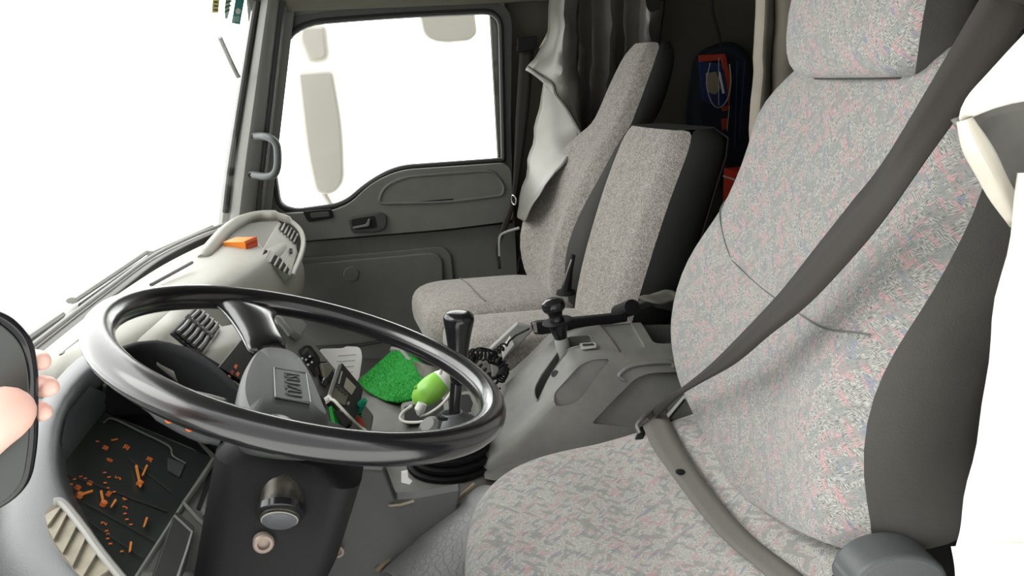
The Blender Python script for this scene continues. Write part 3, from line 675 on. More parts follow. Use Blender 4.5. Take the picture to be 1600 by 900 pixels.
# orange cigarette carton on the dash tray
o = [at(350, 389, Y=1.68), at(385, 392, Y=1.66), at(409, 384, Y=1.72)]
ct = thing('cigarette_box', 'small orange and red cardboard box lying in the dashboard tray', 'box', o[1])
ex, ey = (o[0]-o[1]), (o[2]-o[1]); ex.z = 0; ey.z = 0; ey = ey-ex*(ey.dot(ex)/ex.dot(ex))
zb = o[1].z
bs = [V(o[1].x, o[1].y, zb)+ex*a+ey*b for a, b in ((0, 0), (1, 0), (1, 1), (0, 1))]
prism('carton', bs, (0, 0, .026), 'orange', ct, bevel=.001)
m0, m1 = bs[0]+(ey*-.012), bs[3]
prism('red_end', [bs[0]-ex*.012+ey*.05, bs[0]-ex*.012+ey*.95, bs[0]-ex*.012+ey*.95+V(0, 0, .019), bs[0]-ex*.012+ey*.05+V(0, 0, .019)], ex*.01, 'red', ct)
prism('lid_edge', [bs[0]+ex*.0+V(0, 0, .0262), bs[0]+ex*.06+V(0, 0, .0262), bs[3]+ex*.10+V(0, 0, .0262), bs[3]+V(0, 0, .0262)], (0, 0, .0012), 'red', ct)
for k in range(5):
    a = bs[0]-ex*.014+ey*(.16+k*.15)+V(0, 0, .006)
    prism('lettering', [a, a+ey*.09, a+ey*.09+V(0, 0, .005), a+V(0, 0, .005)], ex*.003, 'orange', ct)

# ================================================================== STEERING WHEEL
wc_ = V(-.170, .4309, .7738); wt, wr = radians(20.15), radians(3.94)
wn = V(sin(wt)*cos(wr), sin(wr), cos(wt)*cos(wr)); wa = V(cos(wt), 0, -sin(wt)); wb = wn.cross(wa).normalized(); wa = wb.cross(wn).normalized()
# wa points to the driver (rim bottom), wb away from the driver's door
def wp(a, b, h=0): return wc_+wa*a+wb*b+wn*h
ph_ = radians(30); ha = wa*cos(ph_)+wb*sin(ph_); hb = wb*cos(ph_)-wa*sin(ph_)       # the wheel stands turned a little
def hp(a, b, h=0): return wc_+ha*a+hb*b+wn*h
wheel = thing('steering_wheel', 'large glossy black two spoke steering wheel in front of the patterned seat', 'steering wheel', wp(0, 0, -.06))
tube('rim', [wp(.235*cos(2*pi*i/72), .235*sin(2*pi*i/72)) for i in range(72)], .0172, 'wheel', wheel, res=16, closed=True)
def onw(px, py, h): return onplane(px, py, wc_+wn*h, wn)
spk = [((296, 459), (446, 487), -.004, .008), ((334, 470), (428, 495), -.004, .012), ((352, 490), (431, 506), -.008, .013), ((370, 515), (438, 520), -.014, .013), ((382, 538), (446, 535), -.019, .013), ((390, 558), (455, 551), -.026, .013)]
spk2 = [((392, 684), (466, 692), -.004, .006), ((392, 672), (466, 680), -.012, .009), ((398, 660), (466, 668), -.020, .009), ((402, 640), (470, 646), -.028, .01)]
for sp_list in (spk, spk2):
    secs = []
    for (l, r, h, th) in sp_list:
        A_, B_ = onw(*l, h), onw(*r, h)
        secs.append([A_.lerp(B_, .5-.5*cos(2*pi*k/14)) + wn*(th*sin(2*pi*k/14)) for k in range(14)])
    grid('spoke', secs, 'wheel', wheel, cu=True, caps=True, sub=1)
hpx = [(377, 640), (373, 610), (381, 578), (396, 552), (412, 542), (445, 545), (466, 556), (480, 575), (494, 602), (510, 640), (517, 660), (500, 674), (440, 670), (392, 660)]
hubc = cr([onw(x, y, -.018) for x, y in hpx], 4, closed=True); hcc = sum(hubc, Vector())/len(hubc)
rows = [[hcc+(p-hcc)*k+wn*h for p in hubc] for k, h in ((.92, -.038), (.98, -.032), (1, -.020), (1.0, -.008), (.96, -.001), (.88, .005), (.5, .008), (.1, .0085))]
hub = grid('hub_pad', rows, 'hub', wheel, cu=True, caps=True)
ph2 = radians(11); ha = wa*cos(ph2)+wb*sin(ph2); hb = wb*cos(ph2)-wa*sin(ph2)
# raised square mark with lettering, turned as the wheel is turned
bo = onw(456, 601, -.0085)
fr4 = [bo+ha*a+hb*b for a, b in ((-.019, -.046), (.019, -.046), (.019, .046), (-.019, .046))]
tube('badge_frame', fr4, .0012, 'pillar', hub, res=6, closed=True)
prism('badge_field', [p-wn*.001 for p in fr4], wn*.0012, 'hub', hub)
text_mesh('badge_lettering', 'ISUZU', .026, bo+wn*.0006, -hb, ha*1, 'emboss', hub)
# column and its covers --------------------------------------------------
col_ = thing('steering_column', 'black steering column cover with key barrel below the steering wheel', 'steering column', wp(.02, 0, -.62))
def cp(a, b, h): return wc_+wa*a+wb*b+wn*h
secs = []
for h, a0, a1, b0, b1 in ((-.085, -.05, .07, -.105, .03), (-.100, -.072, .095, -.118, .05), (-.20, -.066, .092, -.12, .06), (-.30, -.06, .075, -.118, .06), (-.42, -.045, .052, -.11, .06), (-.60, -.04, .04, -.10, .05)):
    o_ = rp([(a0, b0, .035), (a1, b0, .035), (a1, b1, .035), (a0, b1, .035)], n=4)
    secs.append([cp(a, b, h) for a, b in o_])
grid('column_cover', secs, 'black', col_, cu=True, caps=True)
lathe('shroud_collar', [(.04, -.15), (.04, -.08), (.03, -.05), (.02, -.045)], wc_, wn, 'black', col_)
# light grey upper shroud seen through the wheel
sh_ = [at(x, y, Y=.47) for x, y in ((196, 590), (240, 600), (300, 606), (362, 622))]
rows = [[p+V(-.02, .04, -.03) for p in sh_], [p+V(-.005, .01, 0) for p in sh_], [p+V(.006, -.012, -.004) for p in sh_]]
grid('upper_shroud', rows, 'dashd', col_, solid=.004, sub=1)
# ignition barrel
k0 = at(443, 762, Y=.318); k1 = at(437, 812, Y=.285); kd = (k1-k0).normalized(); kl = (k1-k0).length
ig = lathe('ignition_lock', [(.024, -.02), (.024, kl*.30), (.0235, kl*.32), (.0235, kl*.75), (.021, kl*.78), (.021, kl*.95), (.017, kl)], k0, kd, 'barrel', col_)
lathe('lock_ring', [(.0225, kl*.62), (.0265, kl*.66), (.0265, kl*.86), (.022, kl*.90), (.019, kl*.88)], k0, kd, 'blackgloss', ig)
lathe('key_cap', [(.0185, kl*.86), (.0185, kl*1.06), (.0165, kl*1.10), (0, kl*1.10)], k0, kd, 'dkrecess', ig)
lathe('lock_highlight_ring', [(.0188, kl*1.0), (.0198, kl*1.01), (.0198, kl*1.03), (.0186, kl*1.04)], k0, kd, 'line', ig)
for (x, y, Yv, r, par) in ((412, 850, .292, .0115, col_),):
    lathe('cover_screw', [(r, -.02), (r, .0), (r*.85, .002), (r*.6, .0012), (r*.55, -.003), (0, -.003)], at(x, y, Y=Yv), (.25, -1, .1), 'screw', par, res=16)
# stalk with orange marks
s0, s1_ = at(345, 690, Y=.36), at(224, 634, Y=.36)
stk = tube('combination_stalk', cr([s0, s0.lerp(s1_, .4)+V(0, 0, -.006), s1_], 6), [.006]*3+[.0072]*8+[.004, .003], 'bezel', col_, res=10)
for x, y in ((264, 656), (296, 669)):
    p = at(x, y, Y=.345); lathe('stalk_mark', [(.0042, 0), (.0042, .001), (.0025, .001), (.0025, 0)], p, (CAM-p), 'num', stk, res=10)

# ================================================================== ENGINE COVER AND LOWER PANELS
ec = thing('engine_cover', 'grey plastic engine cover hump between the seats', 'engine cover', (.2, 1.1, 0))
pr = [(.60, .0), (.635, .30), (.66, .372), (.70, .384), (.95, .382), (1.22, .372), (1.30, .352), (1.50, .30), (1.70, .275), (1.76, .25), (1.78, .0)]
rows = []
for x, k, yn, yf in ((-.36, .72, .635, 1.78), (-.30, .86, .635, 1.78), (-.20, .97, .635, 1.78), (-.06, 1.0, .64, 1.78), (.0, 1.0, .67, 1.62), (.06, 1.0, .75, 1.50), (.12, 1.0, .80, 1.5), (.2, 1.0, .83, 1.5), (.4, 1.0, .83, 1.5), (.66, 1.0, .83, 1.5)):
    rows.append([V(x, yn+(y-.60)*(yf-yn)/1.18, z*k) for y, z in pr])
cv = grid('cover_shell', rows, 'cover', ec, caps=True, sub=1)
# driver side kick panel with a screw, beside the column
kp = [at(545, 733, Y=.655), at(600, 737, Y=.655), at(617, 783, Y=.655), at(650, 781, Y=.655), at(720, 768, Y=.655), at(690, 905, Y=.60), at(480, 905, Y=.60), at(500, 880, Y=.60)]
kick = prism('kick_panel', kp, (0, .03, 0), 'kick', ec, bevel=.004)
lathe('panel_screw', [(.010, 0), (.010, .003), (.006, .003), (.005, .0), (0, .0)], at(529, 858, Y=.605)+V(0, -.006, 0), (0, -1, .1), 'screw', ec, res=14)
tube('worn_edge', pxo([(600, 791), (625, 789), (647, 783)], Y=.648), .0022, 'tag', ec, res=6)
sc = [at(627, 738, Y=.64), at(637, 736, Y=.64), at(638, 747, Y=.64), at(644, 752, Y=.64), at(640, 757, Y=.64), at(627, 754, Y=.64)]
prism('paper_scrap', sc, (0, .002, .001), 'paper', loc=sc[0], label='torn white paper scrap stuck beside the rubber boot of the gear lever', cat='paper')
# padded vinyl flap at the driver's side of the cover
vr = []
for i, t in enumerate((0, .2, .4, .6, .8, 1)):
    top = at(742+(588-742)*t, 757+(892-757)*t - 14*sin(pi*t)*0, Y=.70-.10*t)
    a = top+V(.025, -.03, .022); b = top+V(.055, -.10, .034-.02*t); c_ = top+V(.075, -.18, .0-.02*t); d = top+V(.085, -.25, -.12); e = top+V(.08, -.26, -.34)
    vr.append([top+V(0, .01, -.03), top, a, b, c_, d, e])
va = thing('vinyl_apron', 'padded grey vinyl flap covering the engine hump beside the driver cushion', 'floor cover', vr[2][4]); va.location.z = .0
vf = grid('padded_vinyl', vr, 'vinyl', va, sub=2, solid=.006)
tube('vinyl_piping', [r_[1]+V(0, -.004, .003) for r_ in vr], .004, 'brown', va, res=6)
# tray in front of the gear lever
trp = [(626, 632), (695, 618), (738, 612), (752, 640), (748, 652), (700, 657), (628, 664)]
tray2 = prism('cup_tray', pxo(rp(trp, 6, n=3), Z=.386), (0, 0, .004), 'dashd', ec, bevel=.002)
prism('tray_well', pxo(rp([(631, 636, 4), (692, 623, 4), (694, 652, 4), (632, 660, 4)], n=3), Z=.3905), (0, 0, .001), 'void', tray2)
prism('tray_well', pxo(rp([(700, 620, 4), (733, 616, 4), (744, 642, 4), (702, 648, 4)], n=3), Z=.3905), (0, 0, .001), 'void', tray2)

# green turf mat
mp = [[(561, 598), (588, 573), (616, 548)], [(567, 606), (606, 582), (640, 555)], [(580, 616), (628, 599), (668, 576)], [(600, 626), (648, 611), (686, 594)], [(622, 630), (656, 624), (690, 610)]]
zz = [[.305, .30, .30], [.32, .315, .305], [.34, .335, .32], [.365, .35, .34], [.386, .38, .37]]
rows = [[at(*mp[i][j], Z=zz[i][j]) for j in range(3)] for i in range(5)]
fine = []
tmp = [cr(r_, 8) for r_ in rows]
cols = [cr([r_[j] for r_ in tmp], 8) for j in range(len(tmp[0]))]
fine = [[cols[j][i] for j in range(len(cols))] for i in range(len(cols[0]))]
mat_ = thing('turf_mat', 'bright green artificial turf mat draped over the far side of the engine cover', 'mat', sum(rows[2], Vector())/3)
grid('backing', fine, 'turf', mat_, solid=.006)
bv, bf = [], []
for _ in range(9000):
    i = random.random()*(len(fine)-1.001); j = random.random()*(len(fine[0])-1.001); a, b = int(i), int(j); u, w = i-a, j-b
    p = (fine[a][b]*(1-u)*(1-w)+fine[a+1][b]*u*(1-w)+fine[a][b+1]*(1-u)*w+fine[a+1][b+1]*u*w)
    an = random.random()*6.28; d = V(cos(an), sin(an), 0); tip = p+V(random.uniform(-.005, .005), random.uniform(-.005, .005), random.uniform(.006, .012))
    k = len(bv); bv += [p+d*.0013, p-d*.0013, tip]; bf.append([k, k+1, k+2])
pl_ = mk('pile', bv, bf, 'turf', mat_, smooth=False); pl_['kind'] = 'stuff'
tube('mat_edge_roll', [at(612, 546, Z=.305), at(628, 549, Z=.305), at(641, 566, Z=.31)], .009, 'ltgrey', mat_, res=8)
# white card standing behind the stack
cdp = rp([(500, 549, 4), (536, 548, 3), (541, 545, 4), (563, 546, 9), (566, 560, 5), (561, 592, 8), (553, 604, 6), (520, 640, 4), (490, 600, 3)], n=4)
cdo = thing('white_tray', 'white plastic lid with printed lines propped beyond the centre stack', 'lid', at(545, 590, Y=1.62))
b_ = [at(x, y, Y=1.55+(600-y)*.0016) for x, y in cdp]
prism('lid', b_, (0, .006, .006), 'paper', cdo, bevel=.002)
for k in range(4):
    tube('printed_line', [at(528-k*2, 556+k*9, Y=1.55+(600-556-k*9)*.0016-.003), at(556-k*1.5, 554+k*9, Y=1.55+(600-554-k*9)*.0016-.003)], .0008, 'line', cdo, res=4)
# grey cloth lying on the cover behind the mat
rows = []
random.seed(3)
for i, yy in enumerate((562, 575, 588, 600, 612)):
    rows.append([at(640+i*8+j*12, yy+j*3, Z=.36+.02*random.random()+(.02 if 0 < j < 4 else -.01)) for j in range(5)])
grid('crumpled_cloth', rows, 'clothbag', sub=2, solid=.004, label='crumpled grey cloth on the engine cover beside the green turf mat', cat='cloth')

# ================================================================== GEAR LEVER
gl = thing('gear_lever', 'black gear lever with rounded knob and rubber boot rising from the engine cover', 'gear lever', at(706, 745, Z=.36))
g0 = at(706, 715, Y=.86); top = at(716, 640, Y=.86); kb = at(716, 556, Y=.86); kt = at(717, 488, Y=.86)
ax = V(0, 0, 1)
bc = V(g0.x, .86, .378)
prof_ = [(.075, 0)]
for k in range(3): prof_ += [(.089-.006*k, .004+k*.015), (.089-.006*k, .011+k*.015), (.077-.006*k, .014+k*.015)]
prof_ += [(.067, .048), (.064, .060), (.055, .075), (.040, .088), (.022, .098), (.020, .104), (.013, .106)]
lathe('boot', prof_, bc, ax, 'black', gl, res=32)
lathe('boot_dome', [(.066, .044), (.063, .06), (.056, .0755), (.041, .0885), (.023, .099), (.0205, .105)], bc+V(.007, 0, .001), ax, 'bezel', gl, res=32)
lathe('boot_cap', [(.020, 0), (.021, .006), (.014, .012)], at(672, 668, Y=.80), V(-.4, -.4, .8), 'console', gl, res=16)
st0 = bc+V(.011, 0, .10); st1 = kb
tube('shaft', [st0, st0.lerp(st1, .5), st1+V(0, 0, .01)], .0115, 'blackgloss', gl, res=12)
kh = (kt-kb).length
pr_ = [(.014, -.06), (.0165, -.04), (.0185, 0), (.0215, kh*.3), (.0255, kh*.6), (.0295, kh*.82), (.0292, kh*.92), (.0245, kh*.985), (.014, kh*1.01), (0, kh*1.012)]
lathe('knob', pr_, kb, (kt-kb), 'blackgloss', gl, res=24, sub=1)

# ================================================================== CENTRE CONSOLE
con = thing('centre_console', 'grey moulded console with handbrake slot and tray between driver and middle seats', 'console', (.35, 1.0, .38))
# sections along X: far edge, far shoulder, hump left of the slot, slot line, near shoulder, near foot
FN = V(0, -.888, .459); FP = V(.3, .80, .40)            # plane of the near flank
def yfl(z): return .80+(z-.40)/1.935
def csec(x, zt, zf):
    ye = 1.235 if x < .32 else 1.165
    return [V(x, ye, .37), V(x, ye-.003, max(.375, zf-.06)), V(x, ye-.03, max(.38, zf-.035)), V(x, 1.10, max(.385, zt-.022)), V(x, 1.082, zt-.012), V(x, 1.068, zt-.001), V(x, 1.03, zt), V(x, .96, zt), V(x, yfl(zt)+.03, zt-.001), V(x, yfl(zt-.012)+.004, zt-.010), V(x, yfl(zt-.03), zt-.03), V(x, yfl(.40+(zt-.43)*.4) if zt > .43 else yfl(.385), .40+(zt-.43)*.4 if zt > .43 else .385), V(x, .795, .39), V(x, .775, .378)]
CX = ((.035, .40), (.06, .418), (.12, .443), (.19, .498), (.235, .545), (.262, .56), (.30, .566), (.36, .567), (.48, .562), (.62, .555))
rows = [csec(x, zt, zt-.006) for x, zt in CX]
body = grid('console_body', rows, 'console', con, caps=True, sub=1)
def ztop(x):
    for (a, za), (b, zb) in zip(CX, CX[1:]):
        if a <= x <= b: return za+(zb-za)*(x-a)/(b-a)
    return CX[0][1] if x < CX[0][0] else CX[-1][1]
def on_con(px, py):
    z = .5
    for _ in range(60): p = at(px, py, Z=z); z = z*.6+.4*ztop(p.x)
    return at(px, py, Z=z)
slot_px = rp([(836, 604, 6), (851, 578, 10), (884, 532, 5), (888, 526, 3), (922, 523, 4), (930, 538, 4), (899, 541, 6), (886, 546, 8), (858, 590, 12), (840, 628, 4), (835, 616, 4)], n=3)
slot3 = [on_con(*q) for q in slot_px]
v, f = prism_data([V(p.x, p.y, .40) for p in slot3], (0, 0, .3)); cut(body, v, f)
tr_out = rp([(.415, .925, .02), (.60, .91, .02), (.61, 1.10, .03), (.43, 1.10, .03)], n=4)
v, f = prism_data([V(x, y, .50) for x, y in tr_out], (0, 0, .3)); cut(body, v, f)
pn = [on_con(*q) for q in ((936, 506), (985, 502), (1008, 540), (968, 546))]
v, f = prism_data([V(p.x, p.y, .558) for p in pn], (0, 0, .2)); cut(body, v, f)
# recessed fields in the near flank
def on_f(px, py, h=0): return onplane(px, py, FP+FN*h, FN)
for fp, dp in ((rp([(866, 636, 8), (864, 616, 10), (906, 570, 10), (926, 562, 8), (954, 561, 10), (926, 596, 8), (904, 627, 10), (884, 634, 6)], n=3), .014),
               (rp([(922, 662, 6), (952, 630, 8), (990, 592, 10), (1012, 584, 8), (1080, 581, 4), (1080, 672, 4), (985, 668, 10)], n=3), .016)):
    v, f = prism_data([on_f(x, y, -dp) for x, y in fp], FN*.08); cut(body, v, f)
mdb = body.modifiers.new('bevel', 'BEVEL'); mdb.width = .004; mdb.segments = 2; mdb.limit_method = 'ANGLE'; mdb.angle_limit = radians(40)
prism('slot_lining', [V(p.x, p.y, .403) for p in slot3], (0, 0, .003), 'void', con)
tube('slot_rim', [p+V(0, 0, -.001) for p in slot3], .0018, 'console', con, res=6, closed=True)
tube('moulded_rib', cr([on_f(x, y, .001) for x, y in ((975, 594), (968, 586), (990, 571), (1044, 566), (1054, 573))], 5), .0045, 'console', con, res=8)
lathe('console_screw', [(.008, 0), (.008, .002), (.005, .001), (0, .0)], on_con(867, 584), V(-.6, -.2, .7), 'black', con, res=14)
pl = prism('switch_plate', [on_con(*q)+V(0, 0, .002) for q in rp([(905, 540, 2), (930, 538, 2), (933, 545, 2), (909, 548, 2)], n=2)], (0, 0, .003), 'ltgrey', con)
prism('plate_mark', [on_con(*q)+V(0, 0, .006) for q in ((910, 542), (927, 541), (928, 543.5), (911, 545))], (0, 0, .0006), 'black', con)
# dark strip under the middle seat edge: the seat belt stalk rail
bt = thing('radio_holder', 'long flat black radio handset lying along the console beside the middle seat', 'handset', at(900, 505, Y=1.2))
prism('handset', [at(828, 503, Y=1.105), at(838, 500, Y=1.105), at(978, 486, Y=1.105), at(977, 499, Y=1.105), at(845, 519, Y=1.105), at(833, 518, Y=1.105)], (0, -.02, 0), 'black', bt, bevel=.003)
prism('handset_edge', [at(832, 504, Y=1.08), at(838, 503, Y=1.08), at(840, 519, Y=1.08), at(834, 519, Y=1.08)], (0, -.004, 0), 'metal', bt, bevel=.001)
# coiled lead
cb = [at(826, 514, Y=1.08), at(806, 524, Y=1.17), at(788, 540, Y=1.15)]
lead = thing('coiled_lead', 'black coiled handset lead bunched beside the gear lever', 'cable', at(740, 590, Z=.40))
pathc = cr([at(788, 540, Y=1.15), at(772, 552, Y=1.12), at(757, 555, Y=1.10), at(742, 553, Y=1.08), at(733, 560, Y=1.06), at(744, 572, Y=1.05), at(756, 584, Y=1.04), at(770, 598, Y=1.03), at(780, 606, Y=1.02)], 14)
coil = [cb[0], cb[0].lerp(cb[1], .5), cb[1], cb[1].lerp(cb[2], .6)]
seg_l = [(pathc[i+1]-pathc[i]).length for i in range(len(pathc)-1)]; tot = sum(seg_l); turns = 17; N_ = turns*12
def along(s):
    d = s*tot
    for i, l in enumerate(seg_l):
        if d <= l: return pathc[i].lerp(pathc[i+1], d/l), (pathc[i+1]-pathc[i]).normalized()
        d -= l
    return pathc[-1], (pathc[-1]-pathc[-2]).normalized()
for i in range(N_):
    p, t = along(i/N_); a, b, _ = frame(t); r = .0115 if i > N_*.2 else .007; an = 2*pi*i/12
    coil.append(p+a*(cos(an)*r)+b*(sin(an)*r))
tube('coil', coil, .0025, 'black', lead, res=6)
pc2 = cr([at(765, 560, Y=1.11), at(780, 565, Y=1.09), at(788, 578, Y=1.08), at(782, 592, Y=1.05)], 14); pathc = pc2
seg_l = [(pathc[i+1]-pathc[i]).length for i in range(len(pathc)-1)]; tot = sum(seg_l)
coil = []
for i in range(10*12):
    p, t = along(i/120); a, b, _ = frame(t); an = 2*pi*i/12; coil.append(p+a*(cos(an)*.010)+b*(sin(an)*.010))
tube('coil', coil, .0025, 'black', lead, res=6)
tube('lead_loop', cr([at(732, 560, Y=1.06), at(745, 545, Y=1.09), at(766, 548, Y=1.11), at(778, 560, Y=1.10), at(789, 580, Y=1.09)], 6), .003, 'black', lead, res=6)
# side trim of the console with a pale plate, beneath the coil
prism('console_trim', [at(765, 545, Y=1.24), at(808, 505, Y=1.24), at(838, 512, Y=1.24), at(790, 560, Y=1.24), at(770, 600, Y=1.24)], (0, .015, 0), 'ltgrey', con, bevel=.004)
prism('pale_plate', [at(783, 545, Y=1.235), at(797, 524, Y=1.235), at(804, 538, Y=1.235), at(786, 560, Y=1.235)], (0, -.004, 0), 'paper', con, bevel=.002)

# handbrake lever
hl = thing('handbrake_lever', 'short black handbrake lever with collar standing in the console slot', 'lever', at(880, 536, Y=1.01))
hk = at(879, 540, Y=1.0); hk2 = at(863, 470, Y=1.0); hd = (hk2-hk).normalized(); hlen = (hk2-hk).length
lathe('stem', [(.015, -.05), (.015, hlen*.12), (.0125, hlen*.2)], hk, hd, 'ltgrey', hl, res=16)
lathe('grip', [(.012, hlen*.14), (.013, hlen*.16), (.019, hlen*.42), (.0195, hlen*.50), (.015, hlen*.54)], hk, hd, 'blackgloss', hl, res=20)
lathe('collar', [(.018, hlen*.50), (.031, hlen*.53), (.032, hlen*.555), (.027, hlen*.565), (.018, hlen*.56)], hk, hd, 'black', hl, res=24)
lathe('knob', [(.016, hlen*.54), (.0145, hlen*.66), (.0155, hlen*.74), (.0235, hlen*.82), (.026, hlen*.90), (.0235, hlen*.98), (.014, hlen*1.03), (0, hlen*1.04)], hk, hd, 'blackgloss', hl, res=24)

# ================================================================== SEATS
def pillow(name, x0, x1, y0, y1, z0, z1, mat, parent, r=.06, crown=.02, dip=0, sub=1, roll=.05, skew=.18):
    """a seat cushion: rounded plan, rolled edges, slightly crowned top"""
    rows = []
    def plan(inset, z):
        o = rp([(x0+inset, y0+inset, r), (x1-inset, y0+inset, r), (x1-inset, y1-inset, r), (x0+inset, y1-inset, r)], n=6)
        return [V(x-skew*(y-(y0+y1)/2), y, z) for x, y in o]
    rows.append(plan(.02, z0)); rows.append(plan(0, z0+.02)); rows.append(plan(0, z1-roll))
    for a in (.35, .7, 1.0):
        t = a*pi/2; rows.append(plan(roll*(1-cos(t)), z1-roll+roll*sin(t)))
    c = V((x0+x1)/2, (y0+y1)/2, 0)
    last = rows[-1]
    for k in (.72, .42, .12):
        rows.append([V(c.x+(p.x-c.x)*k, c.y+(p.y-c.y)*k, z1+crown*(1-k*k)) for p in last])
    return grid(name, rows, mat, parent, cu=True, caps=True, sub=sub)
# ---- driver's seat
ds = thing('driver_seat', 'large driver seat in pink and blue flecked grey cloth, nearest the camera', 'seat', (.25, .53, 0))
# cushion: top outline traced on the cushion height, rolled edge below
co = [(.005, .33), (-.005, .46), (.01, .60), (.05, .685), (.12, .742), (.22, .772), (.34, .782), (.46, .775), (.56, .75), (.58, .53), (.56, .28), (.45, .255), (.30, .25), (.15, .25), (.05, .265)]
oc = cr([V(x, y, 0) for x, y in co], 4, closed=True); cc = V(.29, .52, 0)
rows = []
for k, z in ((.93, .26), (.985, .29), (1.0, .36), (.995, .405), (.965, .432), (.90, .447), (.75, .455), (.5, .453), (.25, .45), (.05, .449)):
    rows.append([cc+(p-cc)*k+V(0, 0, z+max(0, (p.x-.24)*k)**1.5*.5*(1 if z > .4 else .5)) for p in oc])
grid('cushion', rows, 'fab_cush', ds, cu=True, caps=True, sub=1)
box('seat_base', (.28, .47, .13), (.42, .36, .26), 'dkvinyl', ds, bevel=.03)
# backrest: horizontal sections from bottom to top
# each: z, X of the centre line, far Y, near Y (cloth edge), bolster forward, thickness, near vinyl depth
bsec = [(.485, .425, .60, .44, .0, .10), (.505, .428, .715, .36, .006, .12), (.535, .433, .815, .26, .014, .14), (.565, .440, .858, .215, .022, .155), (.60, .447, .878, .222, .03, .16), (.64, .456, .890, .252, .036, .16), (.70, .470, .888, .272, .040, .16), (.76, .485, .868, .271, .040, .16),
        (.81, .497, .838, .262, .034, .16), (.86, .510, .800, .25, .028, .16), (.91, .522, .783, .243, .024, .155), (.97, .537, .776, .238, .02, .15), (1.02, .548, .786, .26, .016, .14), (1.06, .557, .748, .276, .010, .13), (1.095, .566, .69, .306, .004, .115), (1.12, .573, .64, .345, .0, .10)]
front, rear = [], []
NC = 17
for z, xc, yf, yn, bo_, th in bsec:
    r_ = []; 
    for j in range(NC):
        t = j/(NC-1); y = yf+(yn-yf)*t; e = abs(2*t-1)
        bul = bo_*(1/(1+math.exp(-(e-.58)*11)))
        edge = .035*max(0, (e-.86)/.14)**2
        r_.append(V(xc-bul-.012*(1-e*e)+edge+.0, y, z - (0.02*0)))
    front.append(r_)
    ctr = (yf+yn)/2
    rear.append([r_[-1], V(xc+.055, yn-.010, z), V(xc+th*1.0, yn-.004, z), V(xc+th*1.2, yn+.08, z), V(xc+th, yf-.10, z), V(xc+th*.8, yf-.02, z), V(xc+.055, yf+.006, z), r_[0]])
bk = grid('backrest', front, 'fab_back', ds, sub=1)
sh2 = grid('backrest_shell', rear, 'bolster', ds, caps=False, sub=1)
# close the bottom and top of the shell
for idx, nme in ((0, 'shell_bottom'), (-1, 'shell_top')):
    mk(nme, front[idx]+rear[idx][1:-1], [list(range(len(front[idx])+6))], 'bolster', ds, smooth=False)
def onback(y, z, off=.002):
    # point on the cloth by height and Y
    for i in range(len(bsec)-1):
        a, b = bsec[i], bsec[i+1]
        if a[0] <= z <= b[0]:
            u = (z-a[0])/(b[0]-a[0]); xc, yf, yn, bo_ = [a[k]+(b[k]-a[k])*u for k in (1, 2, 3, 4)]
            t = (y-yf)/(yn-yf); e = min(1, abs(2*t-1)); bul = bo_*(1/(1+math.exp(-(e-.58)*11)))
            return V(xc-bul-.012*(1-e*e)+.035*max(0, (e-.86)/.14)**2-off, y, z)
    return V(bsec[-1][1], y, z)
def seam(pts, r=.0013, parent=ds):
    tube('seam', cr([onback(y, z, -.0002) for y, z in pts], 6), r, 'seamgrey', parent, res=6)
seam([(.786, .885), (.757, .862), (.72, .822), (.69, .79)])
seam([(.69, .79), (.62, .778), (.54, .772), (.46, .772), (.36, .785), (.30, .80), (.282, .802)])
seam([(.69, .79), (.71, .72), (.72, .64), (.715, .56)], .0009)
# headrest: padded block standing in front of the top of the backrest
hr0 = []
for z, xf, yf, yn in ((1.075, .545, .60, .385), (1.078, .528, .622, .362), (1.092, .518, .640, .345), (1.13, .514, .648, .338), (1.20, .522, .648, .338), (1.27, .54, .640, .345), (1.31, .56, .62, .365), (1.325, .585, .58, .40)):
    hr0.append([V(xf+.018, yf, z), V(xf+.004, yf-.012, z), V(xf-.002, yf-.06, z), V(xf-.006, (yf+yn)/2, z), V(xf-.002, yn+.06, z), V(xf+.004, yn+.012, z), V(xf+.018, yn, z)])
grid('headrest', hr0, 'fab_back', ds, sub=1)
hr1 = []
for r_ in hr0: hr1.append([r_[-1], r_[-1]+V(.05, -.004, 0), r_[-1]+V(.10, .02, 0), r_[0]+V(.10, -.02, 0), r_[0]+V(.05, .004, 0), r_[0]])
grid('headrest_side', hr1, 'bolster', ds, sub=1)
mk('headrest_bottom', hr0[0]+hr1[0][1:-1], [list(range(11))], 'bolster', ds, smooth=False)
tube('seam', cr([p+V(-.001, 0, 0) for p in hr0[0]], 4), .002, 'door_dark', ds, res=6)
for y in (.42, .56): tube('headrest_post', [V(.60, y, 1.06), V(.62, y, 1.16)], .006, 'metal', ds, res=8)
# rounded recliner cover at the near side
rc = cr([at(x, y, Y=.17) for x, y in ((1330, 925), (1345, 898), (1372, 878), (1410, 868), (1450, 872), (1478, 890), (1490, 925))], 4)
prism('recliner_cover', rc+[at(1480, 960, Y=.17), at(1340, 960, Y=.17)], (0, .045, 0), 'bezel', ds, bevel=.014, seg=4)
prism('side_valance', [at(1290, 930, Y=.215), at(1330, 880, Y=.215), at(1345, 866, Y=.215), at(1350, 880, Y=.215), at(1330, 930, Y=.215)], (0, .01, 0), 'black', ds)
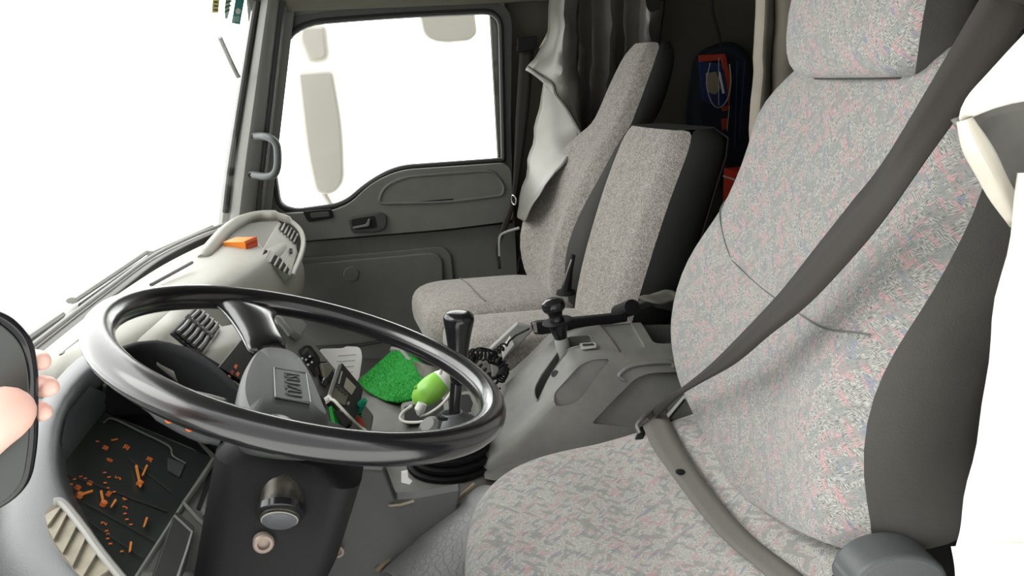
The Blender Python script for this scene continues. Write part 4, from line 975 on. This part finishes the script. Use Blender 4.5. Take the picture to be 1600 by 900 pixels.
# ---- passenger seats
ps = thing('passenger_seat', 'grey cloth passenger seat with tall built-in headrest beside the far door', 'seat', (.15, 1.71, 0))
pillow('cushion', -.085, .37, 1.52, 1.925, .34, .478, 'fab_pass', ps, r=.09, crown=.012, roll=.06)
box('seat_base', (.22, 1.73, .17), (.26, .34, .33), 'dkvinyl', ps, bevel=.02)
tube('cushion_seam', cr([V(.115, 1.58, .484), V(.095, 1.65, .4885), V(.08, 1.74, .4885), V(.055, 1.86, .482)], 5), .0016, 'seamgrey', ps, res=6)
def backrest(parent, secs, matf, mats, nc=13, name='backrest', y_m=1.71, skew=.17, split=0):
    fr_, rr = [], []
    for z, xc, yf, yn, bo_, th in secs:
        r_ = []
        for j in range(nc):
            t = j/(nc-1); y = yf+(yn-yf)*t; e = abs(2*t-1)
            r_.append(V(xc-bo_/(1+math.exp(-(e-.55)*14))-.010*(1-e*e)+.03*max(0, (e-.84)/.16)**2, y, z))
        r_ = [p+V(-skew*(p.y-y_m), 0, 0) for p in r_]; fr_.append(r_)
        xn, xf = xc, xc; xc_n = skew*(y_m-yn); xc_f = skew*(y_m-yf)
        rr.append([r_[-1], V(xc+xc_n+th*.45, yn-.004, z), V(xc+xc_n+th*.85, yn+.012, z), V(xc+xc_n+th, yn+.05, z), V(xc+xc_f+th, yf-.05, z), V(xc+xc_f+th*.85, yf-.012, z), V(xc+xc_f+th*.45, yf+.004, z), r_[0]])
    grid(name, fr_, matf, parent, sub=1)
    if split: grid(name+'_shell', rr[:split+1], mats, parent, sub=1); grid('headrest_shell', rr[split:], 'dkvinyl', parent, sub=1)
    else: grid(name+'_shell', rr, mats, parent, sub=1)
    for i in (0, -1): mk(name+'_cap', fr_[i]+rr[i][1:-1], [list(range(nc+6))], mats, parent, smooth=False)
    return fr_
backrest(ps, [(.44, .31, 1.86, 1.58, .0, .10), (.47, .312, 1.90, 1.57, .01, .13), (.52, .318, 1.925, 1.55, .03, .14), (.60, .335, 1.93, 1.545, .05, .14), (.68, .36, 1.925, 1.545, .05, .14), (.76, .39, 1.915, 1.54, .04, .13), (.84, .425, 1.90, 1.535, .026, .12), (.90, .455, 1.85, 1.56, .012, .115), (.93, .474, 1.815, 1.565, .004, .11), (.95, .487, 1.785, 1.565, .0, .11),
              (.98, .502, 1.772, 1.572, .0, .12), (1.04, .53, 1.775, 1.578, .0, .12), (1.10, .56, 1.77, 1.592, .0, .11), (1.145, .585, 1.765, 1.61, .0, .10), (1.17, .605, 1.735, 1.635, .0, .07)], 'fab_pass', 'bolster2', split=8)
ms = thing('middle_seat', 'narrow grey cloth middle seat with dark vinyl sides between console and passenger seat', 'seat', (.15, 1.33, .36))
pillow('cushion', .0, .42, 1.245, 1.505, .37, .483, 'fab_pass', ms, r=.06, crown=.006, roll=.05)
msec = [(.455, .375, 1.49, 1.20, .0, .13), (.50, .385, 1.50, 1.185, .004, .15), (.58, .405, 1.505, 1.18, .006, .16), (.70, .44, 1.505, 1.175, .006, .16), (.82, .478, 1.505, 1.175, .004, .155), (.90, .507, 1.50, 1.175, .0, .15), (.94, .522, 1.495, 1.18, .0, .14), (.962, .535, 1.475, 1.20, .0, .10)]
backrest(ms, msec, 'fab_pass', 'dkvinyl', y_m=1.33)
tube('shell_piping', [V(xc+th*.86+.17*(1.33-yn), yn+.009, z) for z, xc, yf, yn, bo_, th in msec], .003, 'black', ms, res=6)
# belt buckle stalk between the two passenger seats
bs_ = thing('belt_buckle', 'black seat belt buckle standing between middle and passenger seats', 'buckle', at(884, 455, Y=1.51))
tube('stalk', [at(884, 456, Y=1.51), at(890, 425, Y=1.51), at(896, 398, Y=1.51)], [.016, .009, .006], 'black', bs_, res=8)
lathe('stalk_foot', [(.028, 0), (.026, .008), (.012, .012)], at(884, 459, Y=1.51), V(0, 0, 1), 'black', bs_, res=16)
tube('chrome_edge', [at(879, 445, Y=1.49), at(893, 405, Y=1.49)], .0025, 'chrome', bs_, res=6)

# grey cloth bundle and dark hinge at the rear of the console
rows = []
random.seed(11)
for i in range(6):
    a = i/5; rows.append([at(990+j*16, 488-22*sin(pi*min(1, .15+a*.9))-j*0+random.uniform(-9, 7), Y=1.06+.10*a) + V(.03*random.random(), .03*random.random(), .012*random.random()) for j in range(6)])
grid('cloth_bundle', rows, 'clothbag', sub=2, solid=.01, label='crumpled olive grey cloth stuffed behind the console', cat='cloth')
hg = thing('seat_hinge', 'black folding hinge at the foot of the middle seat backrest', 'hinge', at(975, 490, Y=1.17))
tube('hinge_barrel', [at(966, 488, Y=1.17), at(988, 480, Y=1.08)], .018, 'black', hg, res=14)
prism('hinge_arm', [at(985, 478, Y=1.15), at(1055, 455, Y=1.15), at(1060, 466, Y=1.15), at(992, 490, Y=1.15)], (0, .02, 0), 'dkvinyl', hg, bevel=.004)

# ================================================================== SEAT BELTS
sb = thing('safety_belt', 'dark webbing shoulder belt crossing the driver seat to its buckle', 'seat belt', at(1015, 655, Z=.46))
A = [V(.66, .015, 1.47), V(.53, .018, 1.28), at(1555, -40, Y=.03), at(1530, 0, Y=.06)] + [at(x, y, X=xx) for x, y, xx in ((1387, 243, .432), (1328, 320, .428), (1274, 388, .418), (1220, 456, .405), (1165, 515, .393), (1111, 569, .383), (1065, 606, .376), (1042, 619, .372), (1012, 652, .368))]
B = [V(.70, .012, 1.45), V(.575, .014, 1.255), at(1640, -30, Y=.02), at(1600, 42, Y=.045)] + [at(x, y, X=xx) for x, y, xx in ((1455, 238, .43), (1374, 352, .426), (1303, 434, .416), (1255, 482, .404), (1204, 522, .393), (1147, 569, .384), (1090, 601, .377), (1058, 622, .373), (1020, 660, .37))]
ribbon('shoulder_webbing', A, B, 'belt', sb, th=.0018)
box('upper_anchor', (.69, .01, 1.47), (.07, .035, .06), 'black', sb, bevel=.008)
def on_cush(px, py, h=.004):
    z = .46
    for _ in range(60):
        p = at(px, py, Z=z); z = z*.6+.4*(.4565+max(0, p.x-.24)**1.5*.5+h)
    return at(px, py, Z=z)
A = [on_cush(x, y, h) for x, y, h in ((1003, 664, .0), (1020, 700, .003), (1048, 740, .004), (1085, 790, .004), (1130, 842, .004), (1190, 893, .004), (1230, 930, .004))]
B = [on_cush(x, y, h) for x, y, h in ((1038, 640, .0), (1058, 682, .003), (1085, 728, .004), (1127, 785, .004), (1178, 840, .004), (1243, 890, .004), (1290, 930, .004))]
ribbon('lap_webbing', A, B, 'beltlight', sb, th=.0018)
bq = on_cush(1063, 738, .006); lathe('stop_button', [(.0075, 0), (.0075, .002), (.005, .0035), (0, .004)], bq, (0, 0, 1), 'black', sb, res=16)
A = [at(1008, 650, X=.36), at(1040, 622, X=.362), at(1062, 612, X=.366)]; B = [at(1000, 680, X=.372), at(1012, 655, X=.372), at(1030, 640, X=.372)]
tube('tongue', cr([at(1000, 678, Z=.466), at(996, 664, Z=.476), at(1008, 650, Z=.486), at(1030, 634, Z=.49), at(1040, 640, Z=.487), at(1022, 656, Z=.478)], 5), .0042, 'metal', sb, res=8)
prism('buckle', [at(990, 690, Z=.455), at(1000, 668, Z=.462), at(1008, 672, Z=.464), at(1004, 692, Z=.456)], (.0, -.006, .008), 'black', sb, bevel=.003)
bkl = thing('buckle_stalk', 'grey plastic belt buckle stalk between driver cushion and backrest', 'buckle', at(1070, 680, Y=.82))
prism('stalk_cover', [at(1040, 655, Y=.815), at(1072, 618, Y=.815), at(1092, 640, Y=.815), at(1105, 668, Y=.815), at(1088, 690, Y=.815), at(1060, 684, Y=.815)], (0, .012, 0), 'ltgrey', bkl, bevel=.004)
tube('stalk_seam', [at(1044, 656, Y=.811), at(1070, 624, Y=.811)], .002, 'black', bkl, res=6)
prism('dark_gusset', [at(1086, 690, Y=.808), at(1112, 660, Y=.808), at(1150, 690, Y=.808), at(1150, 700, Y=.808)], (0, .01, 0), 'black', bkl)
prism('webbing_tail', [at(1040, 658, Y=.80), at(1050, 655, Y=.80), at(1092, 690, Y=.80), at(1058, 690, Y=.80)], (0, .004, 0), 'belt', bkl)
pb = thing('safety_belt', 'dark passenger seat belt hanging from the pillar behind the far window', 'seat belt', at(800, 330, Y=2.12))
bx = prism('upper_anchor', pxo(rp([(808, 60, 3), (838, 56, 4), (836, 78, 4), (806, 82, 4)], n=3), Y=2.12), (0, -.03, 0), 'black', pb, bevel=.005)
ribbon('webbing', [at(812, 78, Y=2.10), at(806, 180, Y=2.09), at(800, 300, Y=2.08), at(785, 350, Y=2.07), at(774, 385, Y=2.06), at(778, 420, Y=2.05)], [at(834, 78, Y=2.10), at(826, 180, Y=2.09), at(808, 300, Y=2.08), at(795, 350, Y=2.07), at(781, 385, Y=2.06), at(783, 420, Y=2.05)], 'belt', pb)
tube('belt_guide', cr([at(781, 400, Y=2.03), at(781, 372, Y=2.03), at(790, 363, Y=2.03), at(812, 356, Y=2.0)], 5), .005, 'ltgrey', pb, res=8)
tube('anchor_ring', cr([at(800, 305, Y=2.06), at(806, 310, Y=2.05), at(805, 320, Y=2.05), at(800, 316, Y=2.06)], 4, closed=True), .003, 'chrome', pb, res=6, closed=True)
tube('tension_strap', cr([at(810, 424, Y=1.98), at(812, 405, Y=1.98), at(822, 396, Y=1.96)], 5), .004, 'black', pb, res=6)

# ================================================================== CURTAINS
def cloth(name, rows, mat, parent=None, n=5, folds=0, amp=.012, th=.003, **k):
    rr = [cr(r_, n) for r_ in rows]; cols = [cr([r_[j] for r_ in rr], n) for j in range(len(rr[0]))]
    g = [[cols[j][i] for j in range(len(cols))] for i in range(len(cols[0]))]
    for i_, r_ in enumerate(g):
        for j_ in range(len(r_)):
            q = r_[j_]; w = sin(q.z*47+q.x*31)*.004+sin(q.z*90-q.x*70+1.3)*.0022+sin(q.x*120+q.z*20)*.0018
            k_ = {'silver': 1.0, 'darkcurtain': 1.0}.get(mat, .35); r_[j_] = q+V(w*.5*k_, -w*k_, 0)
    if folds:
        m = len(g[0])
        for r_ in g:
            for j in range(m):
                w = sin(2*pi*folds*j/(m-1)+.5)*amp; r_[j] = r_[j]+V(.3*w, -w, 0)
    return grid(name, g, mat, parent, solid=th, offset=0, **k)
sc_ = thing('window_curtain', 'silver grey curtain hanging from above the far door pillar over the passenger seat', 'curtain', at(812, 342, Y=1.9))
cloth('upper_flap', [[at(862, -30, Y=2.0), at(884, -30, Y=1.93), at(904, -30, Y=1.98)],
                     [at(852, 62, Y=2.0), at(880, 55, Y=1.90), at(903, 60, Y=1.98)],
                     [at(825, 104, Y=2.0), at(878, 108, Y=1.89), at(905, 120, Y=1.96)],
                     [at(829, 113, Y=1.99), at(864, 134, Y=1.91), at(906, 170, Y=1.88)],
                     [at(862, 132, Y=1.96), at(880, 168, Y=1.88), at(907, 208, Y=1.82)]], 'silver', sc_)
cloth('lining_edge', [[at(868, -30, Y=2.005), at(878, -30, Y=1.985)], [at(858, 40, Y=2.005), at(870, 20, Y=1.985)], [at(843, 76, Y=2.005), at(856, 62, Y=1.985)]], 'sleeper', sc_)
tube('flap_hem', cr([at(825, 105, Y=1.985), at(845, 121, Y=1.93), at(862, 132, Y=1.905), at(868, 148, Y=1.90), at(886, 172, Y=1.86), at(907, 209, Y=1.81)], 5), .0055, 'silver', sc_, res=6)
cloth('lower_flap', [[at(852, 120, Y=2.0), at(872, 130, Y=1.95), at(890, 160, Y=1.90)],
                     [at(836, 200, Y=2.0), at(868, 205, Y=1.90), at(907, 209, Y=1.82)],
                     [at(824, 262, Y=1.98), at(852, 262, Y=1.86), at(884, 252, Y=1.78)],
                     [at(808, 332, Y=1.94), at(822, 330, Y=1.84), at(846, 298, Y=1.76)],
                     [at(814, 342, Y=1.92), at(819, 346, Y=1.82), at(828, 330, Y=1.77)]], 'silver', sc_)
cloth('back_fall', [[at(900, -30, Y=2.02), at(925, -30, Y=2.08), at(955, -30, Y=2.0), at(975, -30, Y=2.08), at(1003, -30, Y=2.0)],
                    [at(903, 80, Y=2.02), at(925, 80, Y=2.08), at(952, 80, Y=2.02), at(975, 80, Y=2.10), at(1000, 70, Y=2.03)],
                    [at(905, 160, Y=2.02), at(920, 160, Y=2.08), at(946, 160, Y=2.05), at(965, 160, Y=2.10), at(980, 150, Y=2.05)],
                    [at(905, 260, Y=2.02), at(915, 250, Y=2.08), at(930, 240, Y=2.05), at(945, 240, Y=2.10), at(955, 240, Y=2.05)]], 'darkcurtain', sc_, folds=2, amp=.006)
pc_ = thing('sleeper_curtain', 'pale grey curtain gathered above the passenger headrest', 'curtain', at(1015, 65, Y=2.0))
cloth('gathered_cloth', [[at(996, -30, Y=2.0), at(1014, -30, Y=1.96), at(1040, -30, Y=2.0)], [at(998, 20, Y=2.0), at(1016, 30, Y=1.95), at(1038, 16, Y=2.0)], [at(997, 62, Y=2.0), at(1014, 55, Y=1.96), at(1034, 40, Y=2.0)], [at(1000, 80, Y=2.02), at(1018, 82, Y=1.99), at(1036, 84, Y=2.02)]], 'silver', pc_)
prism('dark_opening', pxo(rp([(1008, -10, 3), (1032, -10, 3), (1029, 16, 8), (1016, 20, 8), (1010, 10, 4)], n=3), Y=1.93), (0, .004, 0), 'void', pc_)
# beige curtain behind the driver's seat
bc_ = thing('beige_curtain', 'beige curtain hanging behind the driver seat headrest', 'curtain', at(1190, 250, Y=1.05))
rr_ = [[at(x+dx, y, Y=Yv) for x, Yv in ((0, 1.06), (14, 1.03), (24, 1.045), (29, 1.075), (36, 1.04), (60, 1.03), (90, 1.05))] for dx, y in ((1182, -30), (1178, 90), (1172, 200), (1165, 330))]
cloth('cloth', rr_, 'sleeper', bc_)
# white curtain at the driver's door, nearest the camera
wc2 = thing('door_curtain', 'white curtain tied back at the open driver door, nearest the camera', 'curtain', at(1560, 900, Y=-.03))
cloth('swag', [[at(1900, -120, Y=-.06), at(1660, 0, Y=-.05), at(1596, 62, Y=-.04)],
               [at(1900, 60, Y=-.06), at(1630, 85, Y=-.06), at(1550, 118, Y=-.03)],
               [at(1900, 110, Y=-.05), at(1620, 138, Y=-.05), at(1512, 160, Y=-.02)],
               [at(1900, 130, Y=-.03), at(1620, 152, Y=-.03), at(1504, 188, Y=-.01)]], 'whitecurtain', wc2)
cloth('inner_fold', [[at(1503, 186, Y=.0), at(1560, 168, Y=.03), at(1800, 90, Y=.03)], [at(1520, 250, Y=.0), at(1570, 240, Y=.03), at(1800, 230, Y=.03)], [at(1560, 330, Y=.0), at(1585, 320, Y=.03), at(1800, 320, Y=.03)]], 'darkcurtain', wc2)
cloth('tie_strip', [[at(1502, 190, Y=-.015), at(1512, 188, Y=-.02), at(1522, 184, Y=-.015)], [at(1507, 240, Y=-.015), at(1526, 235, Y=-.025), at(1542, 222, Y=-.015)], [at(1535, 290, Y=-.015), at(1553, 285, Y=-.022), at(1568, 275, Y=-.015)], [at(1572, 352, Y=-.015), at(1588, 350, Y=-.02), at(1598, 340, Y=-.015)]], 'beige', wc2)
cloth('hanging_cloth', [[at(1592, 270, Y=-.03), at(1640, 270, Y=-.05), at(1900, 270, Y=-.03)], [at(1582, 340, Y=-.03), at(1640, 350, Y=-.055), at(1900, 350, Y=-.03)], [at(1560, 500, Y=-.03), at(1630, 500, Y=-.055), at(1900, 500, Y=-.03)], [at(1530, 660, Y=-.03), at(1620, 660, Y=-.055), at(1900, 660, Y=-.03)], [at(1508, 800, Y=-.03), at(1600, 800, Y=-.055), at(1900, 800, Y=-.03)], [at(1488, 858, Y=-.03), at(1600, 858, Y=-.055), at(1900, 858, Y=-.03)]], 'whitecurtain', wc2)
cloth('bottom_hem', [[at(1487, 856, Y=-.045), at(1600, 852, Y=-.06), at(1900, 852, Y=-.045)], [at(1490, 930, Y=-.045), at(1600, 930, Y=-.06), at(1900, 930, Y=-.045)]], 'whitecurtain', wc2)

# ================================================================== SLEEPER: hanging bag, red box
bag = thing('hanging_bag', 'dark blue bag with red and blue straps hanging in the dark sleeper space', 'bag', at(1125, 290, Y=2.05))
bp_ = rp([(1098, 80, 30), (1150, 60, 40), (1182, 90, 20), (1180, 260, 20), (1150, 295, 20), (1100, 290, 20), (1080, 200, 40)], n=6)
prism('bag_body', pxo(bp_, Y=2.07), (0, .11, 0), 'navy', bag, bevel=.03, seg=4)
def bpt(name, px, mat, x=1.11, t=.01): prism(name, pxo(px, Y=2.07-(1.12-x)*1.2), (0, t, 0), mat, bag, bevel=.002)
bpt('blue_pocket', [(1092, 96), (1128, 98), (1140, 160), (1128, 168), (1098, 158)], 'blue')
bpt('red_trim', [(1092, 86), (1128, 84), (1130, 94), (1093, 97)], 'redd', 1.105)
bpt('red_strap', [(1126, 84), (1134, 84), (1143, 130), (1140, 168), (1136, 140)], 'redd', 1.10)
bpt('beige_pouch', [(1104, 114), (1120, 112), (1126, 138), (1118, 148), (1106, 144)], 'tag', 1.10)
bpt('white_stripe', [(1123, 112), (1126, 112), (1133, 145), (1130, 147)], 'paper', 1.098)
bpt('blue_strap', [(1126, 110), (1130, 108), (1138, 146), (1134, 150)], 'blue', 1.097)
bpt('red_tab', [(1128, 166), (1140, 164), (1140, 172), (1130, 174)], 'redd')
bpt('red_tab', [(1128, 186), (1138, 184), (1138, 200), (1130, 204)], 'redd')
tube('wire_loop', cr([at(x, y, Y=2.035) for x, y in ((1110, 98), (1104, 130), (1112, 160), (1124, 168), (1136, 156), (1142, 130), (1140, 100))], 5), .0022, 'ltgrey', bag, res=6)
for (x0, y0), (x1, y1) in (((1123, 90), (1123, 165)), ((1152, 95), (1148, 230)), ((1164, 95), (1155, 215)), ((1140, 165), (1136, 205))):
    tube('cord', [at(x0, y0, Y=2.035), at(x1, y1, Y=2.035)], .0018, 'blue' if x0 > 1145 else 'ltgrey', bag, res=5)
tube('hanging_cord', [at(1110, -20, Y=2.035), at(1114, 20, Y=2.035), at(1124, 55, Y=2.035), at(1126, 75, Y=2.035)], .004, 'black', bag, res=6)
c0 = at(1130, 262, Y=1.80)
rb = thing('red_crate', 'red crate standing on the bunk, its edge showing behind the driver seat', 'crate', V(c0.x+.1, 1.65, .452))
prism('crate_body', [V(c0.x, 1.80, .452), V(c0.x+.28, 1.80, .452), V(c0.x+.28, 1.50, .452), V(c0.x, 1.50, .452)], (0, 0, c0.z-.452), 'red', rb, bevel=.006)
prism('pale_line', [V(c0.x-.002, 1.795, c0.z-.028), V(c0.x-.002, 1.52, c0.z-.028), V(c0.x-.002, 1.52, c0.z-.023), V(c0.x-.002, 1.795, c0.z-.023)], (.003, 0, 0), 'paper', rb)
box('bunk', (1.05, 1.1, .225), (.64, 2.0, .45), 'liner', bevel=.03, label='dark sleeper bunk behind the seats', cat='bunk')

# ================================================================== GREEN AND WHITE FLASK
ty = thing('green_flask', 'light green and white egg-shaped flask with white cord in front of the gear lever', 'flask', at(668, 618, Y=.985))
e0 = at(646, 632, Y=.97); e1 = at(706, 581, Y=1.0); ed = (e1-e0).normalized(); el = (e1-e0).length
def egg(t): return .0285*math.sqrt(max(0, 1-(2*t-1)**2))*(1.05-.12*t)
lathe('body', [(egg(t)*1.0, el*t*.98) for t in [k/14 for k in range(0, 12)]], e0, ed, 'green', ty, res=24)
lathe('white_end', [(egg(t)*1.015, el*t*.98) for t in [.74+k*.021 for k in range(0, 12)]], e0, ed+V(.0, 0, -.0), 'white', ty, res=24)
lathe('spout', [(.012, 0), (.012, .03), (.010, .034), (0, .034)], e0+ed*el*.92, ed, 'metal', ty, res=16)
lathe('dark_cap', [(.0125, .006), (.0125, .022), (.010, .024)], e0+ed*el*.94+V(.008, -.004, -.008), V(.7, -.1, -.5), 'black', ty, res=16)
tube('foot', [at(660, 630, Y=.945), at(656, 640, Y=.942), at(655, 649, Y=.940)], [.010, .0115, .004], 'white', ty, res=12)
tube('button', [at(649, 606, Y=.955), at(650, 604, Y=.95)], [.004, .003], 'green', ty, res=8)
tube('cord', cr([at(643, 634, Y=.955), at(630, 644, Y=.93), at(625, 653, Y=.92), at(632, 659, Y=.91), at(650, 660, Y=.90), at(672, 657, Y=.89)], 6), .003, 'cord', ty, res=8)
tube('cord', cr([at(656, 650, Y=.94), at(672, 645, Y=.935), at(692, 630, Y=.94), at(706, 610, Y=.95), at(709, 592, Y=.96), at(703, 575, Y=.98)], 6), .003, 'cord', ty, res=8)
tube('cord_knot', [at(688, 584, Y=.965), at(690, 577, Y=.962), at(694, 579, Y=.962)], [.004, .004, .002], 'cord', ty, res=8)
# green lighter and red plug beside the radio
lg = thing('green_lighter', 'small dark green plastic lighter tucked beside the radio', 'lighter', at(563, 650, Y=.93))
tube('barrel', [at(556, 646, Y=.935), at(565, 632, Y=.93)], [.009, .009], 'teal', lg, res=12)
tube('cap', [at(565, 632, Y=.93), at(570, 625, Y=.928)], [.0085, .006], 'teal', lg, res=12)
tube('wheel', [at(560, 650, Y=.925), at(566, 648, Y=.925)], .005, 'chrome', lg, res=10)
rdp = thing('red_tag', 'small red plastic tag lying below the radio', 'tag', at(562, 672, Y=.88))
prism('tag_plate', [at(554, 660, Y=.89), at(562, 655, Y=.89), at(571, 668, Y=.88), at(565, 681, Y=.87), at(555, 678, Y=.87)], (0, .004, .006), 'redd', rdp, bevel=.002)

# ================================================================== HAND HOLDING A PHONE
HY = .06
ph = thing('smartphone', 'black smartphone with rounded corners held up at the left edge', 'phone', at(0, 800, Y=HY))
po = rp([(-120, 470, 40), (0, 492, 30), (42, 530, 26), (53, 580, 26), (53, 700, 30), (42, 765, 26), (0, 800, 30), (-120, 830, 40)], n=6)
prism('case', [at(x, y, Y=HY) for x, y in po], (0, .010, .001), 'blackgloss', ph, bevel=.004, seg=4)
so = [(x-7 if x > 0 else x, y+(6 if y < 640 else -6)) for x, y in po]
prism('screen', [at(x, y, Y=HY-.001) for x, y in so], (0, -.0012, 0), 'lens', ph, bevel=.001)
def skin_chain(name, verts, edges, radii, mat, parent, sub=2, root=0):
    org = base_of(parent); me = bpy.data.meshes.new(name); me.from_pydata([Vector(v)-org for v in verts], edges, []); me.materials.append(M[mat])
    o = bpy.data.objects.new(name, me); COL.objects.link(o); o.parent = parent
    md = o.modifiers.new('skin', 'SKIN'); md.use_smooth_shade = True
    for i, r in enumerate(radii):
        me.skin_vertices[0].data[i].radius = (r, r); me.skin_vertices[0].data[i].use_root = (i == root)
    s = o.modifiers.new('sub', 'SUBSURF'); s.levels = sub; s.render_levels = sub
    bpy.context.view_layer.update()
    dg = bpy.context.evaluated_depsgraph_get(); nme = bpy.data.meshes.new_from_object(o.evaluated_get(dg)); o.modifiers.clear(); o.data = nme; nme.name = name
    for p in nme.polygons: p.use_smooth = True
    nme.materials.clear(); nme.materials.append(M[mat])
    return o
pe = thing('person', 'hand of a person reaching in from the left, fingers wrapped round a black phone', 'person', at(-60, 760, Y=.02))
hv = [at(-190, 820, Y=.05), at(-130, 740, Y=.06), at(-75, 660, Y=.095),           # wrist, heel, palm behind the phone
      at(-10, 560, Y=.10), at(35, 560, Y=.105), at(62, 563, Y=.085), at(66, 566, Y=.072),                # index
      at(-10, 605, Y=.10), at(40, 600, Y=.105), at(74, 604, Y=.085), at(79, 606, Y=.068),                # middle
      at(-10, 645, Y=.10), at(35, 640, Y=.105), at(64, 643, Y=.085), at(69, 645, Y=.070),                # ring
      at(-30, 690, Y=.10), at(10, 690, Y=.105), at(34, 690, Y=.09), at(36, 691, Y=.08),                 # little
      at(-110, 740, Y=.02), at(-60, 695, Y=.005), at(-15, 655, Y=.012), at(22, 640, Y=.028), at(34, 637, Y=.036),  # thumb over the screen
      at(-520, 1080, Y=.03)]
he = [(0, 1), (1, 2), (2, 3), (3, 4), (4, 5), (5, 6), (2, 7), (7, 8), (8, 9), (9, 10), (2, 11), (11, 12), (12, 13), (13, 14), (2, 15), (15, 16), (16, 17), (17, 18), (1, 19), (19, 20), (20, 21), (21, 22), (22, 23), (0, 24)]
hr = [.028, .030, .024] + [.009, .0088, .0082, .006] + [.0095, .0092, .0086, .0062] + [.009, .0088, .008, .006] + [.0085, .0078, .007, .005] + [.022, .022, .021, .019, .011, .036]
hand = skin_chain('hand', hv, he, hr, 'skin', pe)
